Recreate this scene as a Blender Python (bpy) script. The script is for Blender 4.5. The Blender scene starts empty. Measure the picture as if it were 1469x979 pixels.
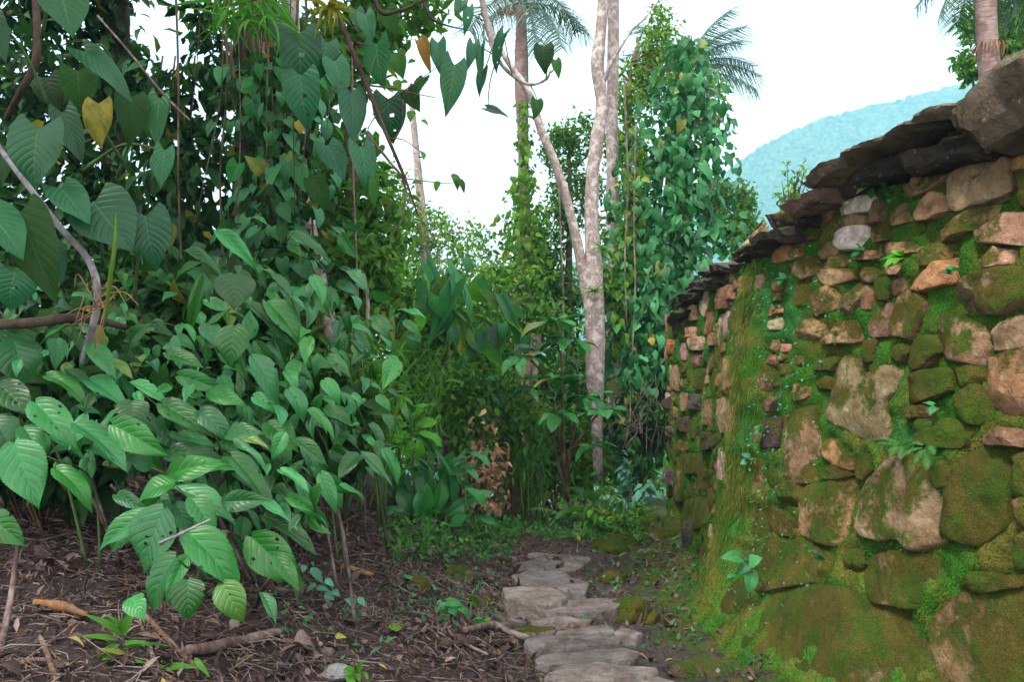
import bpy, math, random
import numpy as np
from mathutils import Vector, Matrix, noise

# ------------------------------------------------------------------ camera, sky, sun, exposure
SC = bpy.context.scene
COL = SC.collection
IW, IH, FPX = 1469.0, 979.0, 1150.0
PITCH = math.atan(40.5 / FPX)
CAM = Vector((0, 0, 1.5))
cam_d = bpy.data.cameras.new('camera'); cam = bpy.data.objects.new('camera', cam_d); COL.objects.link(cam)
cam.location = CAM; cam.rotation_euler = (math.pi / 2 + PITCH, 0, 0)
cam_d.sensor_width = 36; cam_d.lens = 36 * FPX / IW; cam_d.clip_start = 0.05; cam_d.clip_end = 6000
SC.camera = cam

SUN_EL, SUN_AZ = math.radians(58), math.radians(218)      # azimuth clockwise from +Y
world = bpy.data.worlds.new('World'); SC.world = world; world.use_nodes = True
wn, wl = world.node_tree.nodes, world.node_tree.links
wn.clear()
w_out = wn.new('ShaderNodeOutputWorld'); w_bg = wn.new('ShaderNodeBackground'); w_sky = wn.new('ShaderNodeTexSky')
w_sky.sky_type = 'NISHITA'; w_sky.sun_disc = False; w_sky.sun_elevation = SUN_EL; w_sky.sun_rotation = SUN_AZ
w_sky.dust_density = 3.0; w_sky.air_density = 1.0
w_mix = wn.new('ShaderNodeMixRGB'); w_mix.inputs[0].default_value = 0.72
w_mix.inputs[2].default_value = (14.2, 13.6, 13.0, 1)       # bright overcast cloud
wl.new(w_sky.outputs[0], w_mix.inputs[1]); wl.new(w_mix.outputs[0], w_bg.inputs[0])
w_bg.inputs[1].default_value = 0.075
wl.new(w_bg.outputs[0], w_out.inputs[0])

sun_d = bpy.data.lights.new('sun', 'SUN'); sun_d.energy = 1.5; sun_d.angle = math.radians(10); sun_d.color = (1, 0.95, 0.88)
sun = bpy.data.objects.new('sun', sun_d); COL.objects.link(sun)
sdir = Vector((math.sin(SUN_AZ) * math.cos(SUN_EL), math.cos(SUN_AZ) * math.cos(SUN_EL), math.sin(SUN_EL)))
sun.rotation_euler = (-sdir).to_track_quat('-Z', 'Y').to_euler(); sun.location = sdir * 20
vs = SC.view_settings
vs.view_transform = 'Standard'; vs.look = 'None'; vs.gamma = 1; vs.use_curve_mapping = False; vs.exposure = 2.05
SC.cycles.max_bounces = 6; SC.cycles.diffuse_bounces = 2; SC.cycles.glossy_bounces = 2
SC.cycles.transmission_bounces = 3; SC.cycles.volume_bounces = 0; SC.cycles.transparent_max_bounces = 4

# ------------------------------------------------------------------ helpers
R = random.Random(7)
NR = np.random.default_rng(7)
CP, SP = math.cos(PITCH), math.sin(PITCH)

def P(px, py, d):
    a, b = (px - IW / 2) / FPX, (IH / 2 - py) / FPX
    return Vector((a * d, d * (CP - b * SP), CAM.z + d * (SP + b * CP)))

def on_plane(px, py, z):
    b = (IH / 2 - py) / FPX
    return P(px, py, (z - CAM.z) / (SP + b * CP))

def to_px(p):
    y, z = p[1], p[2] - CAM.z
    d = y * CP + z * SP
    return IW / 2 + FPX * p[0] / d, IH / 2 - FPX * (-y * SP + z * CP) / d, d

def V(*a): return Vector(a)

def sstep(a, b, x):
    t = np.clip((x - a) / (b - a), 0, 1)
    return t * t * (3 - 2 * t)

_tab = NR.random((256, 256))
def vnoise(x, y):
    x = np.asarray(x, float); y = np.asarray(y, float)
    xi, yi = np.floor(x).astype(int), np.floor(y).astype(int)
    fx, fy = x - xi, y - yi
    fx, fy = fx * fx * (3 - 2 * fx), fy * fy * (3 - 2 * fy)
    g = lambda i, j: _tab[i % 256, j % 256]
    return (g(xi, yi) * (1 - fx) + g(xi + 1, yi) * fx) * (1 - fy) + (g(xi, yi + 1) * (1 - fx) + g(xi + 1, yi + 1) * fx) * fy - 0.5

def fnoise(x, y, octs=4):
    r, a = 0, 1
    for k in range(octs):
        r = r + a * vnoise(x * 2 ** k + 17.3 * k, y * 2 ** k + 5.1 * k); a *= .5
    return r

def catmull(pts, n):
    pts = [Vector(p) for p in pts]
    if len(pts) < 3:
        return [pts[0].lerp(pts[-1], i / n) for i in range(n + 1)]
    q = [pts[0] * 2 - pts[1]] + pts + [pts[-1] * 2 - pts[-2]]
    out, m = [], len(pts) - 1
    for i in range(n + 1):
        s = min(i / n * m, m - 1e-6); k = int(s); t = s - k
        a, b, c, d = q[k:k + 4]
        out.append(.5 * ((2 * b) + (c - a) * t + (2 * a - 5 * b + 4 * c - d) * t * t + (3 * b - a - 3 * c + d) * t ** 3))
    return out

def new_mesh(name, verts, faces, mat=None, uvs=None, smooth=True):
    me = bpy.data.meshes.new(name)
    me.from_pydata([tuple(v) for v in verts], [], faces)
    if uvs is not None:
        lay = me.uv_layers.new(name='UVMap')
        idx = np.empty(len(me.loops), np.int32); me.loops.foreach_get('vertex_index', idx)
        lay.data.foreach_set('uv', np.asarray(uvs, np.float32)[idx].ravel())
    if smooth: me.polygons.foreach_set('use_smooth', [True] * len(me.polygons))
    if mat: me.materials.append(mat)
    me.update()
    return me

def np_mesh(name, co, tris, mat=None, uvs=None, smooth=True):
    me = bpy.data.meshes.new(name)
    co = np.asarray(co, np.float32); tris = np.asarray(tris, np.int32); k = tris.shape[1]
    me.vertices.add(len(co)); me.vertices.foreach_set('co', co.ravel())
    me.loops.add(tris.size); me.loops.foreach_set('vertex_index', tris.ravel())
    me.polygons.add(len(tris)); me.polygons.foreach_set('loop_start', np.arange(0, tris.size, k, dtype=np.int32))
    me.polygons.foreach_set('loop_total', np.full(len(tris), k, np.int32))
    if smooth: me.polygons.foreach_set('use_smooth', np.ones(len(tris), bool))
    if uvs is not None:
        lay = me.uv_layers.new(name='UVMap'); lay.data.foreach_set('uv', np.asarray(uvs, np.float32)[tris.ravel()].ravel())
    if mat: me.materials.append(mat)
    me.update(calc_edges=True)
    return me

class Thing:
    def __init__(s, name, label, cat, loc, group=None):
        s.o = bpy.data.objects.new(name, None); COL.objects.link(s.o)
        s.o.empty_display_size = .1
        s.loc = Vector(loc); s.o.location = s.loc
        s.o['label'] = label; s.o['category'] = cat
        if group: s.o['group'] = group
    def put(s, name, me, M=None, parent=None, kind=None, color=None):
        o = bpy.data.objects.new(name, me); COL.objects.link(o)
        o.parent = parent or s.o
        if M is None: M = Matrix.Identity(4)
        o.matrix_basis = Matrix.Translation(-s.loc) @ M if parent is None else M
        if kind: o['kind'] = kind
        if color: o.color = color
        return o
    def tube(s, name, pts, radii, mat, seg=7, n=None, wob=0, parent=None):
        me = tube_mesh(name, [p - s.loc for p in pts] if not parent else pts, radii, mat, seg, n, wob)
        o = bpy.data.objects.new(name, me); COL.objects.link(o); o.parent = parent or s.o
        return o

def single(name, label, cat, me, M=None, group=None):
    o = bpy.data.objects.new(name, me); COL.objects.link(o)
    if M is not None: o.matrix_basis = M
    o['label'] = label; o['category'] = cat
    if group: o['group'] = group
    return o

def setting(name, me, kind='structure'):
    o = bpy.data.objects.new(name, me); COL.objects.link(o); o['kind'] = kind
    return o

def tube_geo(pts, radii, seg=7, n=None, wob=0):
    n = n or max(2, (len(pts) - 1) * 4)
    c = catmull(pts, n); m = len(radii) - 1
    verts, faces, uvs = [], [], []
    up = Vector((.3, .2, 1)); ln = 0
    for i, p in enumerate(c):
        t = (c[min(i + 1, n)] - c[max(i - 1, 0)])
        t = t.normalized() if t.length > 1e-9 else Vector((0, 0, 1))
        a = t.cross(Vector((.13, 1, .21))).normalized(); b = t.cross(a)
        f = i / n * m; k = min(int(f), m - 1) if m else 0
        r = radii[k] + (radii[min(k + 1, m)] - radii[k]) * (f - k)
        if i: ln += (p - c[i - 1]).length
        for j in range(seg):
            an = 2 * math.pi * j / seg
            rr = r * (1 + wob * noise.noise(Vector((math.cos(an) * 1.3, math.sin(an) * 1.3, ln * 4 + p.x * 7))))
            verts.append(p + a * (math.cos(an) * rr) + b * (math.sin(an) * rr)); uvs.append((j / seg, ln))
    for i in range(n):
        for j in range(seg):
            k = (j + 1) % seg
            faces.append((i * seg + j, i * seg + k, (i + 1) * seg + k, (i + 1) * seg + j))
    verts += [c[0], c[-1]]; uvs += [(0, 0), (0, ln)]
    for j in range(seg):
        faces.append((len(verts) - 2, (j + 1) % seg, j)); faces.append((len(verts) - 1, n * seg + j, n * seg + (j + 1) % seg))
    return verts, faces, uvs

def tube_mesh(name, pts, radii, mat, seg=7, n=None, wob=0):
    v, f, u = tube_geo(pts, radii, seg, n, wob)
    return new_mesh(name, v, f, mat, u)

# ------------------------------------------------------------------ materials
def mat_new(name):
    m = bpy.data.materials.new(name); m.use_nodes = True
    nt = m.node_tree; nt.nodes.clear()
    return m, nt

class N:
    """tiny node helper"""
    def __init__(s, nt): s.nt = nt
    def add(s, t, **kw):
        n = s.nt.nodes.new(t)
        for k, v in kw.items(): setattr(n, k, v)
        return n
    def link(s, a, b): s.nt.links.new(a, b)
    def val(s, sock, v):
        if hasattr(v, 'is_output'): s.link(v, sock)
        elif v is not None: sock.default_value = v
    def math(s, op, a, b=None, c=None, clamp=False):
        n = s.add('ShaderNodeMath', operation=op, use_clamp=clamp)
        s.val(n.inputs[0], a)
        if b is not None: s.val(n.inputs[1], b)
        if c is not None: s.val(n.inputs[2], c)
        return n.outputs[0]
    def mix(s, f, a, b, mode='MIX'):
        n = s.add('ShaderNodeMixRGB', blend_type=mode)
        for i, v in enumerate((f, a, b)):
            if isinstance(v, tuple) and len(v) == 3: v = v + (1,)
            s.val(n.inputs[i], v)
        return n.outputs[0]
    def noise(s, vec, scale, detail=3, rough=.55, dist=0):
        n = s.add('ShaderNodeTexNoise'); n.inputs['Scale'].default_value = scale; n.inputs['Detail'].default_value = detail
        n.inputs['Roughness'].default_value = rough; n.inputs['Distortion'].default_value = dist
        if vec is not None: s.link(vec, n.inputs['Vector'])
        return n.outputs['Fac']
    def ramp(s, f, a, b, lo=0., hi=1.):
        n = s.add('ShaderNodeMapRange', interpolation_type='SMOOTHSTEP'); s.val(n.inputs[0], f)
        n.inputs[1].default_value = a; n.inputs[2].default_value = b; n.inputs[3].default_value = lo; n.inputs[4].default_value = hi
        return n.outputs[0]
    def bump(s, h, strength, dist=.02, normal=None):
        n = s.add('ShaderNodeBump'); n.inputs['Strength'].default_value = strength; n.inputs['Distance'].default_value = dist
        s.link(h, n.inputs['Height'])
        if normal is not None: s.link(normal, n.inputs['Normal'])
        return n.outputs[0]
    def pbsdf(s, col, rough, normal=None, spec=.5):
        n = s.add('ShaderNodeBsdfPrincipled')
        s.val(n.inputs['Base Color'], col if not isinstance(col, tuple) else col + (1,)); s.val(n.inputs['Roughness'], rough)
        s.val(n.inputs['Specular IOR Level'], spec)
        if normal is not None: s.link(normal, n.inputs['Normal'])
        return n.outputs[0]
    def out(s, sh):
        o = s.add('ShaderNodeOutputMaterial'); s.link(sh, o.inputs['Surface'])

def leaf_mat(name, base, tip=None, vein=None, rough=.42, nve=7., vs_=.35, trans=.28, var=.5, bump=.5, spot=.0, spec=.5, tcol=None, age=1.):
    m, nt = mat_new(name); n = N(nt)
    tip = tip or tuple(c * 1.25 for c in base)
    vein = vein or tuple(min(1, c * 1.7 + .03) for c in base)
    uv = n.add('ShaderNodeUVMap').outputs[0]
    sp = n.add('ShaderNodeSeparateXYZ'); n.link(uv, sp.inputs[0])
    u = n.math('MULTIPLY', n.math('ABSOLUTE', n.math('SUBTRACT', sp.outputs[0], .5)), 2.)
    v = sp.outputs[1]
    ph = n.math('FRACT', n.math('SUBTRACT', n.math('MULTIPLY', v, nve), n.math('MULTIPLY', u, nve * .32)))
    tri = n.math('MULTIPLY', n.math('ABSOLUTE', n.math('SUBTRACT', ph, .5)), 2.)          # 1 at a side vein
    side = n.ramp(tri, .9, .99); mid = n.ramp(u, .07, .015)
    vm = n.math('MAXIMUM', n.math('MULTIPLY', side, .6), mid)
    oi = n.add('ShaderNodeObjectInfo'); ge = n.add('ShaderNodeNewGeometry')
    rnd = n.math('FRACT', n.math('ADD', oi.outputs['Random'], ge.outputs['Random Per Island']))
    rnd2 = n.math('FRACT', n.math('MULTIPLY', rnd, 7.31))
    tc = n.add('ShaderNodeTexCoord').outputs['Object']
    nz = n.noise(tc, 3., 3)
    c = n.mix(rnd2, base, tip)
    c = n.mix(n.ramp(nz, .4, .7, 0, .35), c, tuple(x * .6 for x in base))
    c = n.mix(n.math('MULTIPLY', vm, vs_), c, vein)
    c = n.mix(n.math('MULTIPLY', n.ramp(rnd, .962, .985), n.ramp(nz, .3, .6, .3 * age, .95 * age)), c, (.2, .17, .03))
    hs = n.add('ShaderNodeHueSaturation'); n.link(c, hs.inputs['Color'])
    n.link(n.ramp(rnd2, 0, 1, .485, .515), hs.inputs['Hue'])
    n.link(n.math('ADD', n.math('MULTIPLY', rnd, var), 1 - var * .5), hs.inputs['Value'])
    c = hs.outputs[0]
    if spot:
        sn = n.noise(tc, 14., 2)
        msk = n.math('MULTIPLY', n.ramp(sn, .62, .68), spot)
        c = n.mix(msk, c, (.09, .06, .02))
    h = n.math('ADD', n.math('MULTIPLY', n.math('POWER', tri, 3.), -.3), n.math('MULTIPLY', n.math('SUBTRACT', 1., mid), .3))
    h = n.math('ADD', h, n.math('MULTIPLY', nz, .4))
    nm = n.bump(h, bump * .7, .015)
    back = n.mix(ge.outputs['Backfacing'], c, n.mix(.22, c, (.10, .19, .08)))
    p = n.pbsdf(back, rough, nm, spec)
    t = n.add('ShaderNodeBsdfTranslucent'); n.link(n.mix(1., c, tcol or (1.5, 1.7, .55), 'MULTIPLY'), t.inputs[0])
    mx = n.add('ShaderNodeMixShader'); mx.inputs[0].default_value = trans
    n.link(p, mx.inputs[1]); n.link(t.outputs[0], mx.inputs[2])
    n.out(mx.outputs[0])
    return m

M_NETTLE = leaf_mat('nettle_leaf', (.008, .10, .014), (.024, .165, .034), rough=.37, nve=7, vs_=.28, bump=.5, spot=.8, trans=.16, var=1.0, spec=.38, age=.45)
M_PHILO = leaf_mat('philodendron_leaf', (.008, .068, .024), (.015, .10, .035), (.07, .17, .07), rough=.36, nve=9, vs_=.35, bump=.6, trans=.12, var=.8, spec=.25, age=0.)
M_DARK = leaf_mat('dark_leaf', (.007, .042, .008), (.026, .08, .01), rough=.45, nve=8, var=1., trans=.22, spec=.12)  # colour darkened to deepen the shade in foliage gaps
M_VINE = leaf_mat('vine_leaf', (.02, .135, .045), (.045, .19, .055), rough=.45, nve=5, vs_=.2, trans=.22, var=.9, spec=.25)
M_VIVID = leaf_mat('vivid_leaf', (.05, .23, .015), (.09, .29, .02), rough=.4, nve=9, trans=.3, spec=.2)
M_GLOSSY = leaf_mat('glossy_leaf', (.012, .10, .02), (.028, .155, .028), (.1, .22, .08), rough=.32, nve=11, trans=.2, var=.9, spec=.3)
M_MID = leaf_mat('bush_leaf', (.04, .14, .02), (.10, .2, .025), rough=.5, nve=6, var=.9, trans=.38, spec=.12)
M_YEL = leaf_mat('yellow_green_leaf', (.075, .185, .022), (.135, .22, .028), rough=.5, nve=6, var=.8, trans=.4, spec=.1)
M_FERN = leaf_mat('fern_leaf', (.032, .13, .026), (.065, .19, .035), rough=.5, nve=6, trans=.3, spec=.15)
M_PALM = leaf_mat('palm_leaf', (.022, .058, .036), (.035, .08, .045), rough=.4, nve=3, trans=.2, spec=.25)
M_BAMB = leaf_mat('bamboo_leaf', (.04, .16, .018), (.08, .22, .025), rough=.4, nve=2, trans=.35, spec=.15)
M_BROM = leaf_mat('bromeliad_leaf', (.2, .2, .02), (.28, .24, .03), rough=.4, nve=2, trans=.35, spec=.2)
M_BLUE = leaf_mat('bluish_leaf', (.045, .17, .11), (.06, .21, .14), rough=.4, nve=7, trans=.2, spec=.3)
M_DEAD = leaf_mat('dead_leaf', (.045, .026, .026), (.17, .115, .11), (.22, .16, .13), rough=.7, nve=6, trans=.1, tcol=(1, .8, .6), var=1.2, spec=.1)
M_STRAW = leaf_mat('dry_straw', (.26, .17, .085), (.2, .10, .06), rough=.75, nve=2, trans=.15, tcol=(1, .8, .6), var=.9, spec=.1)
M_RUST = leaf_mat('rusty_leaf', (.3, .16, .10), (.36, .24, .13), rough=.7, nve=4, trans=.3, tcol=(1.1, .8, .6), var=.8, spec=.1)
M_ORANGE = leaf_mat('withered_leaf', (.3, .11, .03), (.3, .16, .04), rough=.6, nve=6, trans=.3, tcol=(1.2, .8, .5), spec=.1)

def bark_mat(name, c1, c2, c3, scale=6, streak=.25, bump=.6, lich=.5):
    m, nt = mat_new(name); n = N(nt)
    tc = n.add('ShaderNodeTexCoord').outputs['Object']
    mp = n.add('ShaderNodeMapping'); n.link(tc, mp.inputs[0]); mp.inputs['Scale'].default_value = (1, 1, streak)
    a = n.noise(mp.outputs[0], scale * 4, 5, .65); b = n.noise(tc, scale, 4, .6)
    c = n.mix(n.ramp(a, .35, .65), c1, c2)
    c = n.mix(n.math('MULTIPLY', n.ramp(b, .5, .62), lich), c, c3)
    n.out(n.pbsdf(c, .9, n.bump(a, bump, .02), .1))
    return m
M_PALE = bark_mat('pale_bark', (.35, .28, .26), (.2, .15, .135), (.5, .47, .46), 11, .5, .7, .7)
M_PALMBARK = bark_mat('palm_bark', (.23, .15, .14), (.15, .09, .085), (.33, .27, .25), 4, 2.5, .8, .4)
M_BARK = bark_mat('brown_bark', (.16, .095, .06), (.07, .04, .03), (.28, .24, .2), 5, .25, .9, .4)
M_DKBARK = bark_mat('dark_bark', (.07, .045, .035), (.035, .022, .018), (.12, .1, .07), 5, .2, .9, .3)
M_GSTEM = bark_mat('green_stem', (.08, .14, .05), (.06, .10, .03), (.12, .14, .07), 8, .3, .3, .3)
M_ROOT = bark_mat('aerial_root', (.28, .15, .07), (.18, .09, .05), (.3, .2, .12), 10, .3, .5, .3)
M_PSTEM = bark_mat('pale_stem', (.24, .23, .24), (.14, .12, .13), (.36, .36, .38), 8, .5, .4, .6)
M_STICK = bark_mat('dry_stick', (.17, .115, .10), (.08, .052, .05), (.34, .28, .26), 8, .3, .7, .5)

def stone_mat(name, moss_bias=0.0, lich=.5):
    m, nt = mat_new(name); n = N(nt)
    oi = n.add('ShaderNodeObjectInfo'); ge = n.add('ShaderNodeNewGeometry')
    pos = ge.outputs['Position']
    a = n.noise(pos, 9, 5, .65); b = n.noise(pos, 34, 4, .7); g = n.noise(pos, 5, 4, .6, .3); f = n.noise(pos, 150, 3, .7)
    col = n.mix(n.ramp(a, .35, .7), oi.outputs['Color'], n.mix(1., oi.outputs['Color'], (.55, .47, .42), 'MULTIPLY'))
    col = n.mix(n.ramp(b, .52, .75, 0, .6), col, n.mix(1., oi.outputs['Color'], (1.5, 1.4, 1.35), 'MULTIPLY'))
    col = n.mix(n.math('MULTIPLY', n.ramp(n.noise(pos, 21, 3, .6), .63, .7), lich), col, (.5, .48, .43))
    sp = n.add('ShaderNodeSeparateXYZ'); n.link(ge.outputs['Normal'], sp.inputs[0])
    # moss grows where alpha says, on upward faces and in patches
    mv = n.math('ADD', n.math('MULTIPLY', g, 1.5), n.math('MULTIPLY', sp.outputs[2], .34))
    mv = n.math('ADD', mv, n.math('ADD', oi.outputs['Alpha'], moss_bias))
    mv = n.math('ADD', mv, n.math('MULTIPLY', n.math('SUBTRACT', b, .5), .5))
    sp2 = n.add('ShaderNodeSeparateXYZ'); n.link(pos, sp2.inputs[0])
    mv = n.math('SUBTRACT', mv, n.ramp(sp2.outputs[2], .9, 2.2, 0, .16))
    mask = n.ramp(mv, 1.33, 1.55)
    mc = n.mix(n.ramp(n.noise(pos, 7, 3, .6), .4, .62), (.115, .10, .022), (.06, .11, .013))
    mc = n.mix(n.ramp(f, .35, .7), n.mix(1., mc, (.62, .65, .6), 'MULTIPLY'), n.mix(1., mc, (1.2, 1.2, 1.05), 'MULTIPLY'))
    col = n.mix(mask, col, mc)
    st = n.noise(pos, 3.2, 5, .65, .6)
    col = n.mix(1., col, n.mix(n.ramp(st, .35, .65), (.82, .78, .74), (1.3, 1.27, 1.22)), 'MULTIPLY')
    rg_ = n.noise(pos, 17, 7, .75, .4)
    h = n.math('ADD', n.math('MULTIPLY', a, .8), n.math('MULTIPLY', b, .5))
    h = n.math('ADD', h, n.math('MULTIPLY', rg_, 1.3))
    h = n.math('ADD', h, n.math('MULTIPLY', f, n.math('ADD', n.math('MULTIPLY', mask, .35), .12)))
    n.out(n.pbsdf(col, n.math('ADD', n.math('MULTIPLY', mask, .15), .78), n.bump(h, 1., .045), .1))
    return m
M_STONE = stone_mat('mossy_stone'); M_PATH = stone_mat('path_stone', -.42, .25); M_ROCK = stone_mat('rock', .1, .3)

def moss_mat(name):
    m, nt = mat_new(name); n = N(nt)
    ge = n.add('ShaderNodeNewGeometry'); pos = ge.outputs['Position']
    a = n.noise(pos, 4.5, 4, .6, .4); f = n.noise(pos, 120, 3, .7); b = n.noise(pos, 20, 4, .65)
    c = n.mix(n.ramp(a, .36, .56), (.095, .092, .018), (.03, .105, .010))
    c = n.mix(n.ramp(n.noise(pos, 2.3, 3, .6), .52, .68), c, (.022, .10, .022))
    c = n.mix(n.ramp(b, .58, .75, 0, .6), c, (.10, .06, .03))
    c = n.mix(n.ramp(f, .3, .7), n.mix(1., c, (.4, .4, .35), 'MULTIPLY'), n.mix(1., c, (1.5, 1.5, 1.3), 'MULTIPLY'))
    h = n.math('ADD', n.math('MULTIPLY', b, .8), n.math('MULTIPLY', f, .4))
    n.out(n.pbsdf(c, .95, n.bump(h, .9, .03), .1))
    return m
M_MOSS = moss_mat('moss')

def tuft_mat(name, c1, c2):
    m, nt = mat_new(name); n = N(nt)
    ge = n.add('ShaderNodeNewGeometry'); pos = ge.outputs['Position']
    a = n.noise(pos, 4.5, 4, .6, .4)
    c = n.mix(n.ramp(a, .4, .6), c1, c2)
    hs = n.add('ShaderNodeHueSaturation'); n.link(c, hs.inputs['Color'])
    n.link(n.math('ADD', n.math('MULTIPLY', ge.outputs['Random Per Island'], .6), .7), hs.inputs['Value'])
    d = n.add('ShaderNodeBsdfDiffuse'); n.link(hs.outputs[0], d.inputs[0])
    t = n.add('ShaderNodeBsdfTranslucent'); n.link(hs.outputs[0], t.inputs[0])
    mx = n.add('ShaderNodeMixShader'); mx.inputs[0].default_value = .35
    n.link(d.outputs[0], mx.inputs[1]); n.link(t.outputs[0], mx.inputs[2]); n.out(mx.outputs[0])
    return m
M_TUFT = tuft_mat('moss_tuft', (.09, .115, .018), (.035, .14, .014))
M_TUFTY = tuft_mat('hanging_moss', (.14, .16, .03), (.07, .15, .02))

def ground_mat():
    m, nt = mat_new('forest_soil'); n = N(nt)
    pos = n.add('ShaderNodeNewGeometry').outputs['Position']
    sp = n.add('ShaderNodeSeparateXYZ'); n.link(pos, sp.inputs[0])
    a = n.noise(pos, 5, 5, .65); b = n.noise(pos, 40, 4, .7); f = n.noise(pos, 130, 3, .7)
    c = n.mix(n.ramp(b, .35, .65), (.02, .013, .014), (.06, .04, .04))
    c = n.mix(n.ramp(f, .6, .75, 0, .6), c, (.27, .2, .17))
    wob = n.math('ADD', sp.outputs[0], n.math('MULTIPLY', n.math('SUBTRACT', a, .5), .9))
    sand = n.math('MULTIPLY', n.ramp(wob, -.35, .05), n.ramp(wob, 1.0, .75))
    sc = n.mix(n.ramp(b, .3, .7), (.035, .025, .024), (.10, .075, .066))
    c = n.mix(n.math('MULTIPLY', sand, n.ramp(a, .3, .55, .35, .9)), c, sc)
    moss = n.math('MULTIPLY', n.ramp(wob, .8, 1.05), n.ramp(a, .34, .5))
    mc = n.mix(n.ramp(n.noise(pos, 9, 3), .4, .6), (.10, .09, .018), (.045, .10, .014))
    c = n.mix(moss, c, n.mix(n.ramp(f, .3, .7), n.mix(1., mc, (.4, .4, .4), 'MULTIPLY'), mc))
    h = n.math('ADD', n.math('MULTIPLY', b, .7), n.math('MULTIPLY', f, .35))
    n.out(n.pbsdf(c, .92, n.bump(h, .9, .03), .2))
    return m
M_GROUND = ground_mat()

def far_mat(name, c1, c2, sc):
    m, nt = mat_new(name); n = N(nt)
    pos = n.add('ShaderNodeNewGeometry').outputs['Position']
    c = n.mix(n.ramp(n.noise(pos, sc, 5, .7), .35, .65), c1, c2)
    n.out(n.pbsdf(c, .95, None, .1)); return m
M_HILL = far_mat('hill_forest', (.005, .02, .008), (.16, .24, .09), .2)
M_VALLEY = far_mat('valley_forest', (.03, .06, .02), (.06, .10, .03), .2)

# ------------------------------------------------------------------ leaf meshes
OVATE = [(0, .14), (.04, .42), (.12, .76), (.24, .97), (.34, 1), (.48, .93), (.62, .74), (.75, .5), (.86, .26), (.94, .1), (1, 0)]
HEART = [(0, .66), (.05, .84), (.13, .97), (.22, 1), (.38, .94), (.55, .75), (.72, .48), (.86, .23), (.95, .08), (1, 0)]
OBLONG = [(0, .08), (.08, .32), (.2, .66), (.38, .92), (.55, 1), (.7, .92), (.84, .66), (.94, .3), (1, 0)]
LANCE = [(0, .25), (.08, .7), (.25, 1), (.5, .85), (.75, .5), (.92, .17), (1, 0)]

def leaf_mesh(name, mat, prof, nl=14, nc=3, fold=.18, droop=.5, rip=.02, nve=7, serr=0., lobe=0., wave=0., holes=0, seed=0):
    rr = random.Random(seed)
    ts, ws = zip(*prof)
    verts, uvs, faces = [], [], []
    ph = rr.random() * 6
    for i in range(nl + 1):
        t = i / nl
        w = float(np.interp(t, ts, ws)) * .5
        for j in range(-nc, nc + 1):
            s = j / nc
            hw = w
            if abs(j) == nc and serr and 0 < i < nl: hw *= 1 + (serr if i % 2 else -serr)
            x = s * hw
            yy = t - lobe * (abs(s) ** 1.3) * max(0, 1 - t * 2.2) ** 1.5 + (.02 * math.sin(3 * ph) * s)
            if droop > 1e-4:
                y2 = math.sin(droop * yy) / droop; z2 = -(1 - math.cos(droop * yy)) / droop
            else: y2, z2 = yy, 0
            z = z2 + fold * abs(x) - .5 * fold * abs(x) * abs(s) + rip * math.sin(2 * math.pi * (nve * t - abs(s) * 2.0)) * abs(s) * (1 - t * .6)
            z += wave * math.sin(t * 9 + ph + (2 if s > 0 else 0)) * abs(s) ** 2
            verts.append((x, y2, z)); uvs.append((s * .5 + .5, t))
    k = 2 * nc + 1
    for i in range(nl):
        for j in range(2 * nc):
            faces.append((i * k + j, i * k + j + 1, (i + 1) * k + j + 1, (i + 1) * k + j))
    if holes:
        for h in range(holes):
            i, j = rr.randrange(int(nl * .2), int(nl * .85)), rr.randrange(2 * nc)
            bad = {i * 2 * nc + j}
            if rr.random() < .5: bad.add((i + 1) * 2 * nc + j)
            faces = [f if f is None or q not in bad else None for q, f in enumerate(faces)]
        faces = [f for f in faces if f]
    return new_mesh(name, verts, faces, mat, uvs)

L_NETTLE = [leaf_mesh('nettle_leaf', M_NETTLE, OVATE, 44, 7, .22 + .05 * (k % 3), .45 + .25 * (k % 4), .004, 7, .025, .06, .03, holes=(0, 2, 3, 0, 7, 0, 2, 1)[k], seed=k) for k in range(8)]
L_PHILO = [leaf_mesh('philodendron_leaf', M_PHILO, HEART, 30, 4, .15, .35 + .25 * (k % 3), .009, 9, 0, .22, .02, holes=(0, 0, 2, 0)[k % 4], seed=20 + k) for k in range(4)]
L_PHDARK = [leaf_mesh('dark_philodendron_leaf', M_DARK, HEART, 20, 3, .15, .4 + .2 * k, .014, 8, 0, .16, .02, seed=30 + k) for k in range(3)]
L_HEART = [leaf_mesh('vine_leaf', M_VINE, HEART, 12, 3, .25, .35 + .3 * k, .01, 5, 0, .18, .02, seed=40 + k) for k in range(4)]
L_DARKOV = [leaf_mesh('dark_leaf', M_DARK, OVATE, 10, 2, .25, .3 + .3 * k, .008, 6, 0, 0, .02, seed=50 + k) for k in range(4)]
L_MIDOV = [leaf_mesh('bush_leaf', M_MID, OVATE, 8, 2, .25, .3 + .3 * k, .008, 5, 0, 0, .02, seed=60 + k) for k in range(4)]
L_GLOSSY = [leaf_mesh('glossy_leaf', M_GLOSSY, OBLONG, 18, 3, .22, .3 + .3 * k, .01, 11, 0, 0, .03, seed=70 + k) for k in range(4)]
L_VIVID = [leaf_mesh('vivid_leaf', M_VIVID, OBLONG, 16, 3, .25, .4 + .3 * k, .01, 9, 0, 0, .03, seed=80 + k) for k in range(3)]
L_LANCE = [leaf_mesh('bamboo_leaf', M_BAMB, LANCE, 8, 1, .2, .3 + .5 * k, 0, 1, seed=90 + k) for k in range(3)]
L_BROM = [leaf_mesh('bromeliad_leaf', M_BROM, LANCE, 10, 1, .5, .5 + .6 * k, 0, 1, seed=95 + k) for k in range(3)]
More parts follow.
